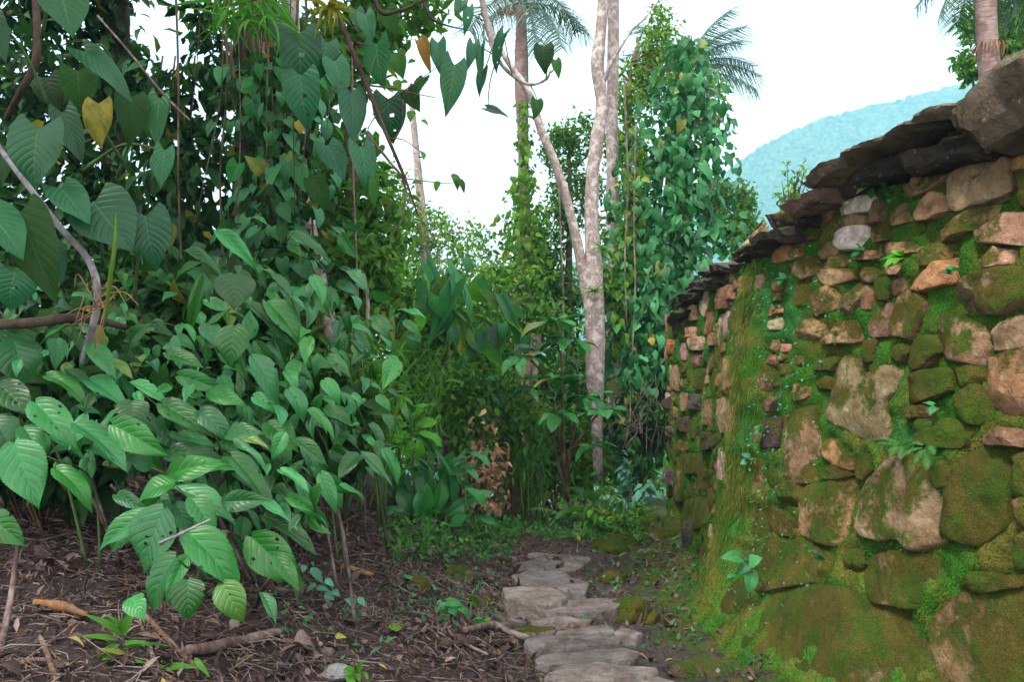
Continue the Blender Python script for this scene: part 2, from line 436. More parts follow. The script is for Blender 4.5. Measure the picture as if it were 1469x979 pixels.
L_BLUE = [leaf_mesh('bluish_leaf', M_BLUE, OVATE, 14, 3, .25, .3 + .3 * k, .014, 7, .02, 0, .02, seed=100 + k) for k in range(2)]
L_DEAD = [leaf_mesh('dead_leaf', M_DEAD, OVATE, 12, 3, .9, 1.4 + .5 * k, .01, 6, 0, 0, .08, seed=110 + k) for k in range(3)]
L_RUST = [leaf_mesh('rusty_leaf', M_RUST, OVATE, 6, 1, .4, .6 + .5 * k, 0, 4, 0, 0, .05, seed=118 + k) for k in range(2)]
L_STRAW = [leaf_mesh('straw_blade', M_STRAW, LANCE, 8, 1, .3, .6 + .6 * k, 0, 1, seed=115 + k) for k in range(3)]
L_ORANGE = [leaf_mesh('withered_leaf', M_ORANGE, OVATE, 10, 2, .5, .8, .01, 6, 0, 0, .06, seed=120)]
L_YEL = [leaf_mesh('yellow_leaf', M_YEL, OVATE, 8, 2, .3, .4 + .3 * k, 0, 5, 0, 0, .02, seed=125 + k) for k in range(3)]

def frond_mesh(name, mat, n=22, plen=.2, pw=.028, droop=1.0, hang=.3, seed=0, rachis=.006, plume=False):
    """pinnate frond of unit length along +Y"""
    rr = random.Random(seed)
    verts, faces, uvs = [], [], []
    def axis(t): return Vector((0, math.sin(droop * t) / droop, -(1 - math.cos(droop * t)) / droop)), droop * t
    for i in range(13):
        t = i / 12; p, a = axis(t); r = rachis * (1 - .8 * t)
        for q in ((-r, 0), (0, r), (r, 0), (0, -r)):
            verts.append((q[0], p.y + q[1] * math.sin(a), p.z + q[1] * math.cos(a))); uvs.append((.5, t))
    for i in range(12):
        for j in range(4): faces.append((i * 4 + j, i * 4 + (j + 1) % 4, i * 4 + 4 + (j + 1) % 4, i * 4 + 4 + j))
    for i in range(n):
        t = .1 + .88 * i / (n - 1); p, a = axis(t)
        env = math.sin(math.pi * min(1, .12 + .88 * (i / (n - 1)) ** .8)) ** .7 if not plume else (.6 + .4 * math.sin(math.pi * i / (n - 1)))
        for sgn in (-1, 1):
            L = plen * env * rr.uniform(.85, 1.15); sw = rr.uniform(.35, .65)
            lift = rr.uniform(-.25, .25) if plume else 0
            base = len(verts); fwd = Vector((0, math.cos(a), -math.sin(a))); up = Vector((0, math.sin(a), math.cos(a)))
            for k in range(4):
                s = k / 3
                c = p + Vector((sgn, 0, 0)) * (L * s * math.cos(sw * .6)) + fwd * (L * s * sw) + Vector((0, 0, -1)) * (hang * L * s * s) + up * (lift * L * s)
                w = pw * (1, .95, .6, .02)[k] * .5
                verts.append(c + fwd * w); verts.append(c - fwd * w); uvs += [(.35, s), (.65, s)]
            for k in range(3): b = base + 2 * k; faces.append((b, b + 1, b + 3, b + 2))
    return new_mesh(name, verts, faces, mat, uvs)

F_FERN = [frond_mesh('fern_frond', M_FERN, 20, .2, .036, .9 + .3 * k, .25, k, .006) for k in range(3)]
F_PALM = [frond_mesh('palm_frond', M_PALM, 52, .27, .014, .8 + .35 * k, .9, 10 + k, .010, True) for k in range(3)]
F_YEL = [frond_mesh('yellowing_frond', M_YEL, 22, .16, .03, .6, .8, 30 + k, .006) for k in range(3)]
F_PALMDEAD = [frond_mesh('dead_frond', M_STRAW, 30, .22, .014, 1.6, 1.2, 15, .010, True)]

def aim(base, tip, w, nh, zs=None):
    y = tip - base; L = y.length; y = y / L
    x = y.cross(nh)
    x = x.normalized() if x.length > 1e-5 else y.orthogonal().normalized()
    z = x.cross(y)
    zs = zs or L
    return Matrix(((x.x * w, y.x * L, z.x * zs, base.x), (x.y * w, y.y * L, z.y * zs, base.y), (x.z * w, y.z * L, z.z * zs, base.z), (0, 0, 0, 1)))

def rv(s=1.): return Vector((R.gauss(0, s), R.gauss(0, s), R.gauss(0, s)))

# merged leaf cloud -------------------------------------------------
_lq = np.array([(0, 0, 0), (-.5, .35, .1), (0, .4, 0), (.5, .35, .1), (-.3, .72, .02), (0, .75, -.08), (.3, .72, .02), (0, 1, -.2)], float)
_lt = np.array([(0, 2, 1), (0, 3, 2), (1, 2, 5), (1, 5, 4), (2, 3, 6), (2, 6, 5), (4, 5, 7), (5, 6, 7)])
_luv = np.array([(.5, 0), (0, .35), (.5, .4), (1, .35), (.1, .72), (.5, .75), (.9, .72), (.5, 1)])

def cloud_mesh(name, pos, length, width, mat, down=.4, up=.7, face=None, off=None, rng=NR):
    pos = np.asarray(pos, float); n = len(pos)
    L = np.asarray(length) * np.ones(n); Wd = np.asarray(width) * np.ones(n)
    y = rng.normal(size=(n, 3)); y[:, 2] -= down * 1.5; y /= np.linalg.norm(y, axis=1)[:, None]
    h = rng.normal(size=(n, 3)) * .6; h[:, 2] += up
    if face is not None: h += np.asarray(face)
    x = np.cross(y, h); x /= np.linalg.norm(x, axis=1)[:, None] + 1e-9
    z = np.cross(x, y)
    co = pos[:, None, :] + _lq[None, :, 0:1] * (x * Wd[:, None])[:, None, :] + _lq[None, :, 1:2] * (y * L[:, None])[:, None, :] + _lq[None, :, 2:3] * (z * L[:, None])[:, None, :]
    if off is not None: co -= np.array(off)
    tr = (_lt[None] + (np.arange(n) * 8)[:, None, None]).reshape(-1, 3)
    return np_mesh(name, co.reshape(-1, 3), tr, mat, np.tile(_luv, (n, 1)), False)

def clusters(c, r, ncl, per, spread, rng=NR, shell=.45):
    """points in clumps spread through an ellipsoid"""
    d = rng.normal(size=(ncl, 3)); d /= np.linalg.norm(d, axis=1)[:, None]
    rad = (shell + (1 - shell) * rng.random(ncl)) ** .6
    cc = np.array(c) + d * rad[:, None] * np.array(r)
    p = np.repeat(cc, per, 0) + rng.normal(size=(ncl * per, 3)) * spread
    return cc, p

#=====STRUCTURE=====
# ------------------------------------------------------------------ terrain
def path_x(y): return .44 - .01 * (y - 4)

def height(x, y):
    x = np.asarray(x, float); y = np.asarray(y, float)
    t = np.maximum(0, path_x(y) - .42 - x)
    h = .62 * (1 - np.exp(-t / 1.2)) + .04 * np.minimum(t, 6)
    r = np.maximum(0, x - .82)
    h = h + (.05 + .10 * sstep(4.5, 6.5, y)) * sstep(0, .6, r) + .02 * np.minimum(r, 5)
    h = h + .05 * fnoise(x * 2.1, y * 2.1) + .035 * fnoise(x * 9, y * 9, 3)
    f = np.maximum(0, y - 7.0)
    h = h - .10 * np.minimum(f, 3) - .16 * np.maximum(0, f - 3) - np.maximum(0, y - 25) * .25
    return h

def H(x, y): return float(height(x, y))

def axis_pts(segs):
    out = []
    for a, b, s in segs: out += list(np.arange(a, b - 1e-6, s))
    return np.array(out + [segs[-1][1]])
gx = axis_pts([(-60, -12, 3), (-12, -4, .4), (-4, 3, .05), (3, 12, .4), (12, 60, 3)])
gy = axis_pts([(-20, 0, 1), (0, 2, .2), (2, 9, .05), (9, 20, .35), (20, 90, 3)])
GX, GY = np.meshgrid(gx, gy); GZ = height(GX, GY)
nx, ny = len(gx), len(gy)
ii = (np.arange(ny - 1)[:, None] * nx + np.arange(nx - 1)[None]).ravel()
setting('ground', np_mesh('ground', np.stack([GX, GY, GZ], -1).reshape(-1, 3), np.stack([ii, ii + 1, ii + nx + 1, ii + nx], -1), M_GROUND))

# valley floor out to the horizon and the forested hill
vx = np.linspace(-1200, 1200, 60); vy = np.linspace(70, 1150, 60)
VX, VY = np.meshgrid(vx, vy); VZ = -24 - 30 * sstep(70, 400, VY) + 3 * fnoise(VX * .02, VY * .02)
ii = (np.arange(59)[:, None] * 60 + np.arange(59)[None]).ravel()
setting('valley', np_mesh('valley', np.stack([VX, VY, VZ], -1).reshape(-1, 3), np.stack([ii, ii + 1, ii + 61, ii + 60], -1), M_VALLEY))

HD = 900.
ridge_px = [(560, 520), (700, 440), (790, 396), (900, 335), (1035, 250), (1100, 205), (1180, 167), (1260, 148), (1370, 120), (1469, 92), (1700, 40)]
rxs = [P(a, b, HD).x for a, b in ridge_px]; rzs = [P(a, b, HD).z for a, b in ridge_px]
hx = np.arange(-140, 760, 2.6); ht = np.linspace(0, 1.25, 190)
HX, HT = np.meshgrid(hx, ht)
HYY = 520 + (HD - 520) * HT
crest = np.interp(HX, rxs, rzs)
prof = np.where(HT <= 1, sstep(0, 1, HT * .5 + .0) * 2, 1 - (HT - 1) * 1.2)
HZ = -54 + (crest + 54) * np.clip(prof, 0, 1)
gul = fnoise(HX * .012 + HYY * .004, HYY * .006, 3)
HZ += 14 * gul * np.sin(np.clip(HT, 0, 1) * math.pi)
can = np.abs(fnoise(HX * .11, HYY * .11, 3)); HZ += 6 * (.5 - can) + 3 * vnoise(HX * .4, HYY * .4)
nx, ny = len(hx), len(ht)
ii = (np.arange(ny - 1)[:, None] * nx + np.arange(nx - 1)[None]).ravel()
setting('hill', np_mesh('hill', np.stack([HX, HYY, HZ], -1).reshape(-1, 3), np.stack([ii, ii + 1, ii + nx + 1, ii + nx], -1), M_HILL))
tv, tf, tu = [], [], []
for k in range(60):
    i, j = R.randrange(60, ny - 45), R.randrange(100, nx - 60)
    p = Vector((HX[i, j], HYY[i, j], HZ[i, j]))
    v, f, u = tube_geo([p, p + V(R.uniform(-.6, .6), 0, R.uniform(7, 14))], [.5, .35], 5, 2)
    tf += [tuple(q + len(tv) for q in a) for a in f]; tv += v; tu += u
ht_o = setting('hill_tree_trunks', new_mesh('hill_tree_trunks', tv, tf, M_PSTEM, tu), 'stuff')

# ------------------------------------------------------------------ the dry-stone wall
WB = [(2.55, .2), (2.05, 1.9), (1.81, 2.84), (1.56, 3.84), (1.33, 4.72), (1.29, 5.05), (1.38, 5.65), (1.45, 6.5), (1.43, 7.35), (1.52, 7.68), (2.2, 7.95), (3.4, 8.3)]
wpts = catmull([V(a, b, 0) for a, b in WB], 900)
wxy = np.array([(p.x, p.y) for p in wpts]); seg = np.linalg.norm(np.diff(wxy, axis=0), axis=1)
wu = np.concatenate([[0], np.cumsum(seg)]); WLEN = wu[-1]
wt = np.gradient(wxy, axis=0); wt /= np.linalg.norm(wt, axis=1)[:, None]
for _ in range(30): wt[1:-1] = (wt[:-2] + wt[1:-1] + wt[2:]) / 3
wt /= np.linalg.norm(wt, axis=1)[:, None]

def wbase(u):
    x, y = np.interp(u, wu, wxy[:, 0]), np.interp(u, wu, wxy[:, 1])
    tx, ty = np.interp(u, wu, wt[:, 0]), np.interp(u, wu, wt[:, 1])
    return x, y, tx, ty
u_of_y = lambda y: float(np.interp(y, wxy[:np.argmax(wxy[:, 1] > 7.6), 1], wu[:np.argmax(wxy[:, 1] > 7.6)]))
yk = [0.2, 1.5, 3.2, 4.15, 4.9, 5.9, 6.9, 7.45]
uk = [u_of_y(y) for y in yk] + [WLEN]
TOPK = [2.42, 2.44, 2.42, 2.44, 2.32, 2.2, 2.14, 1.96, 1.9]
BATK = [.14, .14, .14, .135, .12, .09, .05, .03, .05]
def wtop(u): return np.interp(u, uk, TOPK)
def wsurf(u, h, dep=0):
    x, y, tx, ty = wbase(u)
    bt = np.interp(u, uk, BATK)
    fl = .30 * np.clip((.62 - h) / .62, 0, 1.4) ** 1.4 * np.exp(-((y - 4.3) / 1.0) ** 2)   # the foot spreads where the wall bends
    off = -bt * h + .04 * np.sin(u * 2.3 + h) + fl + dep          # outward amount
    return np.stack([x - ty * off, y + tx * off, h + 0 * x + dep * bt], -1)

GU = np.linspace(0, WLEN, 900); GH = np.linspace(-.2, 2.9, 330)
_U, _Hh = np.meshgrid(GU, GH)
_S = wsurf(_U.ravel(), _Hh.ravel())
_y, _z = _S[:, 1], _S[:, 2] - CAM.z; _d = _y * CP + _z * SP
_vis = (_d > .4) & (_U.ravel() < u_of_y(7.4) + .1)
_px = np.where(_vis, IW / 2 + FPX * _S[:, 0] / np.maximum(_d, .1), 1e6); _py = IH / 2 - FPX * (-_y * SP + _z * CP) / np.maximum(_d, .1)
def to_wall(px, py):
    k = int(np.argmin((_px - px) ** 2 + (_py - py) ** 2))
    return _U.ravel()[k], _Hh.ravel()[k]

def c1(l): return [(1040 + a / 3.422, 60 + b / 3.422) for a, b in l]
def c2(l): return [(1040 + a / 3.422, 340 + b / 3.422) for a, b in l]
def c3(l): return [(1000 + a / 3.128, 560 + b / 3.128) for a, b in l]
def c5(l): return [(900 + a / 2.33, 380 + b / 2.33) for a, b in l]
PINK, ORNG, BRN, WHT, DRK, RED, OLV = (.38, .21, .15), (.42, .2, .085), (.27, .175, .095), (.62, .56, .53), (.075, .062, .055), (.24, .1, .07), (.2, .15, .07)
# (polygon in the photograph, colour, moss, how far it stands out)
STN = [
 (c1([(550,700),(640,650),(830,640),(850,670),(700,740),(590,750)]), DRK, .1, .10), (c1([(575,790),(640,755),(740,760),(720,830),(600,855)]), WHT, -.1, .08),
 (c1([(490,840),(560,805),(585,850),(510,890)]), BRN, .4, .06), (c1([(870,660),(960,570),(1060,490),(1130,490),(1150,560),(960,680)]), BRN, .5, .10),
 (c1([(905,720),(1000,660),(1140,580),(1140,640),(1050,730),(920,790)]), BRN, .42, .12), (c1([(980,840),(1050,750),(1120,770),(1130,810),(1050,870),(990,875)]), PINK, .0, .12),
 (c1([(1140,660),(1200,590),(1330,545),(1410,570),(1430,720),(1350,770),(1200,830),(1150,810)]), PINK, -.1, .14), (c1([(1000,940),(1200,850),(1380,790),(1390,850),(1250,920),(1100,979),(1000,979)]), BRN, .35, .12),
 (c1([(570,940),(690,905),(715,979),(690,1010),(600,1025),(565,1000)]), (.78, .78, .8), -.6, .09), (c1([(560,895),(650,850),(700,860),(690,900),(600,930)]), BRN, .2, .07),
 (c1([(395,860),(440,845),(450,900),(410,925)]), PINK, .1, .06), (c1([(830,850),(910,800),(925,880),(850,900)]), PINK, .15, .05), (c1([(1270,920),(1400,860),(1500,850),(1500,990),(1300,990)]), PINK, .15, .10),
 (c1([(1430,600),(1520,560),(1540,640),(1440,640)]), ORNG, .0, .08), (c1([(1220,530),(1468,460),(1560,450),(1540,520),(1400,545)]), DRK, .1, .12), (c1([(1440,660),(1560,640),(1560,780),(1450,800)]), OLV, .4, .1),
 (c2([(650,75),(740,70),(760,110),(660,120)]), PINK, .05, .07), (c2([(770,40),(1010,20),(1000,60),(870,100),(770,95)]), PINK, .05, .07),
 (c2([(310,145),(380,130),(470,90),(470,170),(400,215),(350,180)]), OLV, .3, .08), (c2([(480,60),(560,10),(560,80),(490,110)]), BRN, .2, .05),
 (c2([(510,130),(570,95),(610,100),(580,150),(520,155)]), BRN, .35, .06), (c2([(480,170),(570,160),(640,170),(640,210),(530,240),(480,205)]), BRN, .2, .08),
 (c2([(650,190),(720,155),(770,170),(740,220),(660,220)]), BRN, .4, .07), (c2([(800,140),(880,120),(860,185),(800,180)]), PINK, .2, .05),
 (c2([(940,205),(1040,150),(1150,115),(1140,230),(1000,270),(950,250)]), ORNG, -.2, .12), (c2([(1260,100),(1330,60),(1420,70),(1400,130),(1320,160),(1265,140)]), PINK, .15, .09),
 (c2([(1085,330),(1220,220),(1350,170),(1560,150),(1560,300),(1380,380),(1100,360)]), BRN, .45, .15), (c2([(980,80),(1060,40),(1150,50),(1080,140),(990,140)]), BRN, .45, .08),
 (c2([(450,290),(530,245),(570,300),(560,355),(480,390)]), BRN, .32, .10), (c2([(575,340),(620,260),(680,230),(690,300),(640,380),(580,385)]), OLV, .25, .10),
 (c2([(685,290),(720,250),(750,270),(740,350),(700,355)]), BRN, .3, .06), (c2([(730,400),(770,330),(860,330),(850,480),(730,490)]), (.17, .12, .09), .0, .05),
 (c2([(850,430),(880,300),(930,280),(1000,320),(960,440),(930,490),(860,480)]), BRN, .35, .08), (c2([(850,235),(900,210),(910,260),(850,290)]), PINK, .2, .05),
 (c2([(220,365),(280,330),(300,370),(240,390)]), ORNG, .15, .06), (c2([(390,450),(440,405),(510,430),(500,490),(400,525)]), BRN, .12, .10), (c2([(505,490),(560,425),(670,420),(660,520),(520,535)]), PINK, .1, .13),
 (c2([(925,560),(970,500),(1070,490),(1080,570),(990,640),(930,640)]), OLV, .5, .09), (c2([(1080,420),(1120,390),(1290,440),(1330,560),(1280,630),(1100,590),(1080,540)]), PINK, .22, .13),
 (c2([(1330,470),(1400,435),(1520,400),(1520,540),(1370,565),(1330,520)]), PINK, .05, .12), (c2([(1340,620),(1400,590),(1560,560),(1560,880),(1430,890),(1320,820)]), BRN, .2, .09),
 (c2([(560,660),(620,600),(680,610),(700,690),(810,640),(880,660),(850,760),(790,810),(810,979),(690,985),(610,930),(540,890),(540,800)]), (.27, .2, .13), .12, .11),
 (c2([(890,800),(900,720),(1000,670),(1140,650),(1120,760),(980,820)]), OLV, .62, .12), (c2([(860,880),(950,830),(1070,840),(1060,880),(930,890)]), BRN, .3, .10), (c2([(340,790),(370,730),(430,740),(420,790),(360,810)]), PINK, .2, .06),
 (c2([(195,830),(230,800),(270,790),(230,860)]), (.14, .09, .07), .0, .08), (c2([(450,620),(530,590),(590,600),(540,650),(460,650)]), OLV, .4, .07), (c2([(450,720),(520,690),(560,720),(540,755),(470,745)]), OLV, .35, .08),
 (c2([(75,230),(120,200),(165,210),(150,280),(80,290)]), ORNG, -.3, .10), (c2([(160,270),(195,190),(215,210),(190,290)]), (.45, .28, .24), -.4, .10), (c2([(90,310),(140,305),(155,360),(120,350)]), PINK, -.1, .08),
 (c2([(20,250),(50,240),(60,300),(30,310)]), RED, -.2, .08), (c2([(75,500),(130,490),(130,550),(90,590),(70,570)]), (.45, .36, .32), -.2, .10), (c2([(0,600),(80,590),(100,680),(40,770),(0,760)]), BRN, .15, .08),
 (c2([(240,520),(265,510),(260,560),(235,550)]), PINK, .1, .05), (c2([(290,535),(350,530),(330,565),(290,565)]), PINK, .1, .05), (c2([(1150,800),(1250,730),(1330,830),(1280,920),(1180,900)]), OLV, .65, .09),
 (c2([(360,600),(395,590),(410,620),(370,640)]), BRN, .3, .06), (c2([(260,690),(285,680),(280,730),(250,740)]), DRK, .2, .05), (c2([(1160,640),(1300,640),(1290,720),(1190,740)]), OLV, .6, .07),
 (c3([(405,360),(410,190),(470,100),(540,80),(560,230),(550,400),(440,400)]), (.28, .18, .11), .12, .08), (c3([(580,290),(600,230),(640,230),(720,320),(700,355),(640,330)]), ORNG, .2, .09),
 (c3([(480,640),(490,440),(590,430),(700,400),(720,450),(690,640),(640,690),(530,670)]), (.3, .2, .11), .16, .10), (c3([(760,640),(780,440),(880,320),(1040,300),(1080,420),(1115,530),(1110,680),(980,710),(940,660),(860,670)]), (.3, .22, .15), .1, .13),
 (c3([(1085,400),(1110,330),(1150,350),(1150,430),(1100,440)]), OLV, .5, .08), (c3([(1130,560),(1180,400),(1250,290),(1380,260),(1420,400),(1400,600),(1270,700),(1140,650)]), OLV, .62, .14), (c3([(1300,220),(1390,180),(1520,190),(1520,260),(1330,250)]), (.2, .12, .09), .1, .12),
 (c3([(920,210),(960,140),(1180,140),(1250,190),(1200,260),(980,250)]), OLV, .5, .14), (c3([(390,460),(420,410),(480,420),(480,500),(430,525)]), OLV, .45, .09), (c3([(345,640),(350,520),(410,550),(470,600),(470,650)]), BRN, .3, .07),
 (c3([(1420,590),(1440,510),(1540,480),(1540,620)]), BRN, .2, .10), (c3([(255,730),(320,675),(500,680),(620,740),(560,850),(290,900),(250,860)]), (.18, .13, .065), .28, .05), (c3([(740,830),(800,750),(900,730),(1080,760),(1130,860),(1000,979),(800,940)]), (.17, .12, .07), .26, .05),
 ([(1082,905),(1092,858),(1190,846),(1290,872),(1340,930),(1340,1000),(1200,1000)], (.15, .115, .06), .27, .03), ([(1345,890),(1400,850),(1520,830),(1560,860),(1560,1010),(1360,1010)], (.15, .11, .06), .25, .03),
 (c3([(1180,900),(1280,820),(1480,830),(1480,880),(1300,920)]), OLV, .6, .10), (c3([(10,850),(50,820),(80,860),(50,890),(20,880)]), DRK, .2, .07), (c3([(270,150),(300,140),(300,220),(250,250)]), (.2, .13, .06), .2, .05), (c3([(560,370),(650,340),(700,380),(640,400),(570,400)]), OLV, .4, .07),
 (c3([(1420,720),(1520,640),(1540,790),(1440,800)]), OLV, .5, .09), (c3([(1340,790),(1430,800),(1500,820),(1400,830)]), OLV, .5, .09), (c3([(1440,300),(1540,280),(1540,470),(1450,460)]), OLV, .55, .1),
 (c5([(125,255),(165,255),(165,295),(130,295)]), (.38, .13, .05), -.4, .1), (c5([(215,250),(265,240),(265,285),(220,285)]), (.5, .36, .3), -.4, .1), (c5([(85,480),(150,435),(150,480),(100,505)]), DRK, -.1, .22), (c5([(125,545),(160,545),(165,580),(130,580)]), DRK, -.1, .16),
 (c5([(85,675),(160,690),(160,735),(90,700)]), DRK, -.1, .22), (c5([(205,435),(255,435),(250,490),(205,480)]), DRK, .0, .12), (c5([(165,520),(210,510),(210,560),(170,545)]), DRK, .05, .12), (c5([(235,560),(330,570),(290,620),(240,620)]), DRK, .2, .12),
 (c5([(315,310),(390,320),(400,380),(350,420),(325,400)]), BRN, .1, .09), (c5([(310,470),(350,440),(350,560),(310,560)]), (.4, .33, .26), -.1, .09), (c5([(245,740),(260,690),(300,690),(280,760)]), DRK, .2, .1), (c5([(170,640),(270,630),(260,700),(190,700)]), OLV, .35, .1),
 (c5([(245,480),(290,450),(290,540),(255,530)]), BRN, .15, .08), (c5([(215,350),(270,350),(265,420),(215,410)]), OLV, .4, .1), (c5([(295,90),(350,75),(370,120),(330,150),(295,145)]), RED, -.2, .1), (c5([(195,215),(240,205),(235,245),(200,245)]), PINK, -.1, .09),
 (c5([(275,235),(310,230),(310,270),(275,270)]), BRN, .1, .09), (c5([(200,155),(235,135),(245,180),(215,190)]), (.45, .28, .2), -.3, .08), (c5([(165,800),(275,780),(270,880),(190,900)]), OLV, .5, .12), (c5([(165,690),(195,690),(190,790),(160,780)]), BRN, .2, .08),
]
wall = Thing('stone_wall', 'tall curved dry-stone wall thick with moss and overhanging capstones', 'wall', (1.6, 4.6, 0))
wall.o['kind'] = 'thing'
# raster of what is already covered
RU, RH = .012, .012
mask = np.zeros((int(WLEN / RU) + 2, int(3.2 / RH)), bool)
def inside(poly, X, Y):
    r = np.zeros(X.shape, bool); n = len(poly)
    for i in range(n):
        (x1, y1), (x2, y2) = poly[i], poly[(i + 1) % n]
        if y1 == y2: continue
        c = ((y1 > Y) != (y2 > Y)) & (X < (x2 - x1) * (Y - y1) / (y2 - y1) + x1)
        r ^= c
    return r
def raster(poly, grow=1.0, write=True):
    a = np.array(poly); c = a.mean(0); a = c + (a - c) * grow
    i0, j0 = np.floor((a.min(0) + [0, .25]) / [RU, RH]).astype(int); i1, j1 = np.ceil((a.max(0) + [0, .25]) / [RU, RH]).astype(int)
    i0, j0 = max(0, i0), max(0, j0); i1, j1 = min(mask.shape[0] - 1, i1), min(mask.shape[1] - 1, j1)
    if i1 <= i0 or j1 <= j0: return 1.
    I, J = np.meshgrid(np.arange(i0, i1 + 1), np.arange(j0, j1 + 1), indexing='ij')
    ins = inside([tuple(p) for p in a], I * RU, J * RH - .25)
    ov = (mask[i0:i1 + 1, j0:j1 + 1] & ins).sum() / max(1, ins.sum())
    if write: mask[i0:i1 + 1, j0:j1 + 1] |= ins
    return ov

def resample(poly, n, chaikin=1):
    p = [np.array(q, float) for q in poly]
    for _ in range(chaikin):
        q = []
        for i in range(len(p)):
            a, b = p[i], p[(i + 1) % len(p)]
            q += [a * .89 + b * .11, a * .11 + b * .89]
        p = q
    p = np.array(p + [p[0]]); s = np.concatenate([[0], np.cumsum(np.linalg.norm(np.diff(p, axis=0), axis=1))])
    t = np.arange(n) / n * s[-1]
    return np.stack([np.interp(t, s, p[:, 0]), np.interp(t, s, p[:, 1])], -1)

RINGS = [(1.03, -.9), (1.02, -.1), (1.01, .45), (.995, .8), (.965, .95), (.9, .99), (.75, 1.0), (.55, 1.0), (.35, 1.0), (.17, 1.0)]
def stone_geo(poly, prot, fn, n=26, seed=0, rough=.22):
    """poly in a 2-D surface frame; fn(a, b, out) -> world points"""
    q = resample(poly, n); c = q.mean(0); sz = math.sqrt(max(1e-5, np.prod(q.max(0) - q.min(0))))
    rr = random.Random(seed); so = rr.uniform(0, 90); tilt = rr.uniform(-.3, .3), rr.uniform(-.25, .3)
    rows, fr = [], 2.2 / sz
    pl = []
    for k in range(5):
        an = (k + rr.uniform(-.4, .4)) * 2 * math.pi / 5; pl.append((math.cos(an), math.sin(an), rr.uniform(.3, 2.4), rr.uniform(.1, .46)))
    for k, (s, d) in enumerate(RINGS):
        for i in range(n):
            a = c + (q[i] - c) * s
            nz = noise.noise(Vector((a[0] * fr + so, a[1] * fr, d))) + .5 * noise.noise(Vector((a[0] * fr * 2.7, a[1] * fr * 2.7 + so, d * 2)))
            fac = min([0] + [-m_ * max(0, ((a[0] - c[0]) * cx_ + (a[1] - c[1]) * sy_) / sz - o_) for cx_, sy_, m_, o_ in pl])
            n3 = noise.noise(Vector((a[0] * 23 + so, a[1] * 23, d)))
            dd = prot * (d + (nz * rough * .8 + fac * 1.7 + .16 * n3 + (a[0] - c[0]) / sz * tilt[0] - (a[1] - c[1]) / sz * tilt[1]) * (1 if d > 0 else 0))
            e = (q[i] - c) * (nz * rough * .25)
            rows.append((a[0] + e[0], a[1] + e[1], dd))
    rows.append((c[0], c[1], prot * (1 + rough * .3)))
    r = np.array(rows); co = fn(r[:, 0], r[:, 1], r[:, 2])
    f = []
    for k in range(len(RINGS) - 1):
        for i in range(n):
            j = (i + 1) % n
            f.append((k * n + i, k * n + j, (k + 1) * n + j, (k + 1) * n + i))
    k = len(RINGS) - 1
    for i in range(n): f.append((k * n + i, k * n + (i + 1) % n, len(rows) - 1))
    f.append(tuple(reversed(range(n))))
    return co, f

TB, TN = [], []
def sample_faces(co, f, dens, bias=.0):
    q = np.array([x for x in f if len(x) == 4]); A, B, C, D = (np.asarray(co)[q[:, k]] for k in range(4))
    nr = np.cross(C - A, D - B); ar = np.linalg.norm(nr, axis=1) * .5; nr = nr / (ar[:, None] * 2 + 1e-12)
    wgt = ar * np.clip(.35 + .65 * nr[:, 2] + bias, 0, 1); m = int(wgt.sum() * dens)
    if m < 1: return np.zeros((0, 3)), np.zeros((0, 3))
    k = NR.choice(len(q), m, p=wgt / wgt.sum()); s, t = NR.random((m, 1)), NR.random((m, 1))
    p = (A[k] * (1 - s) + B[k] * s) * (1 - t) + (D[k] * (1 - s) + C[k] * s) * t
    return p, nr[k]
def wall_stone(poly, col, moss, prot, seed, name='stone', n=26, rough=.22):
    if .1 < max(col) < .6: col = tuple(x * .62 + y * .38 for x, y in zip(col, (.27, .18, .10)))
    co, f = stone_geo(poly, prot, wsurf, n, seed, rough)
    me = new_mesh(name, co - np.array(wall.loc), f, M_STONE)
    me.set_sharp_from_angle(angle=.55)
    if moss > .33:
        p_, n_ = sample_faces(co, f, 7000 * (moss - .15), .15)
        k_ = fnoise(p_[:, 1] * 6 + p_[:, 0] * 5, p_[:, 2] * 6) > -.08 + .5 * (.62 - moss)
        TB.append(p_[k_]); TN.append(n_[k_])
    wall.put(name, me, Matrix.Translation(wall.loc), color=(min(.85, col[0] * 1.3), min(.8, col[1] * 1.32), min(.8, col[2] * 1.28), .5 + moss))
mossy_polys = []
for k, (pp, col, moss, prot) in enumerate(STN):
    uv = [to_wall(min(a, 1600), b) for a, b in pp]
    _c = np.mean(uv, 0); _s = np.ptp(np.array(uv), axis=0).max(); uv = [tuple(_c + (np.array(q) - _c) * (1.26 if _s < .16 else 1.18 if _s < .3 else 1.11)) for q in uv]
    raster(uv, .97)
    j = lambda v: v * R.uniform(.85, 1.15)
    wall_stone(uv, tuple(j(c) for c in col), moss, prot * .36 + .016, k, n=34)
    if moss > .25: mossy_polys.append((uv, prot))
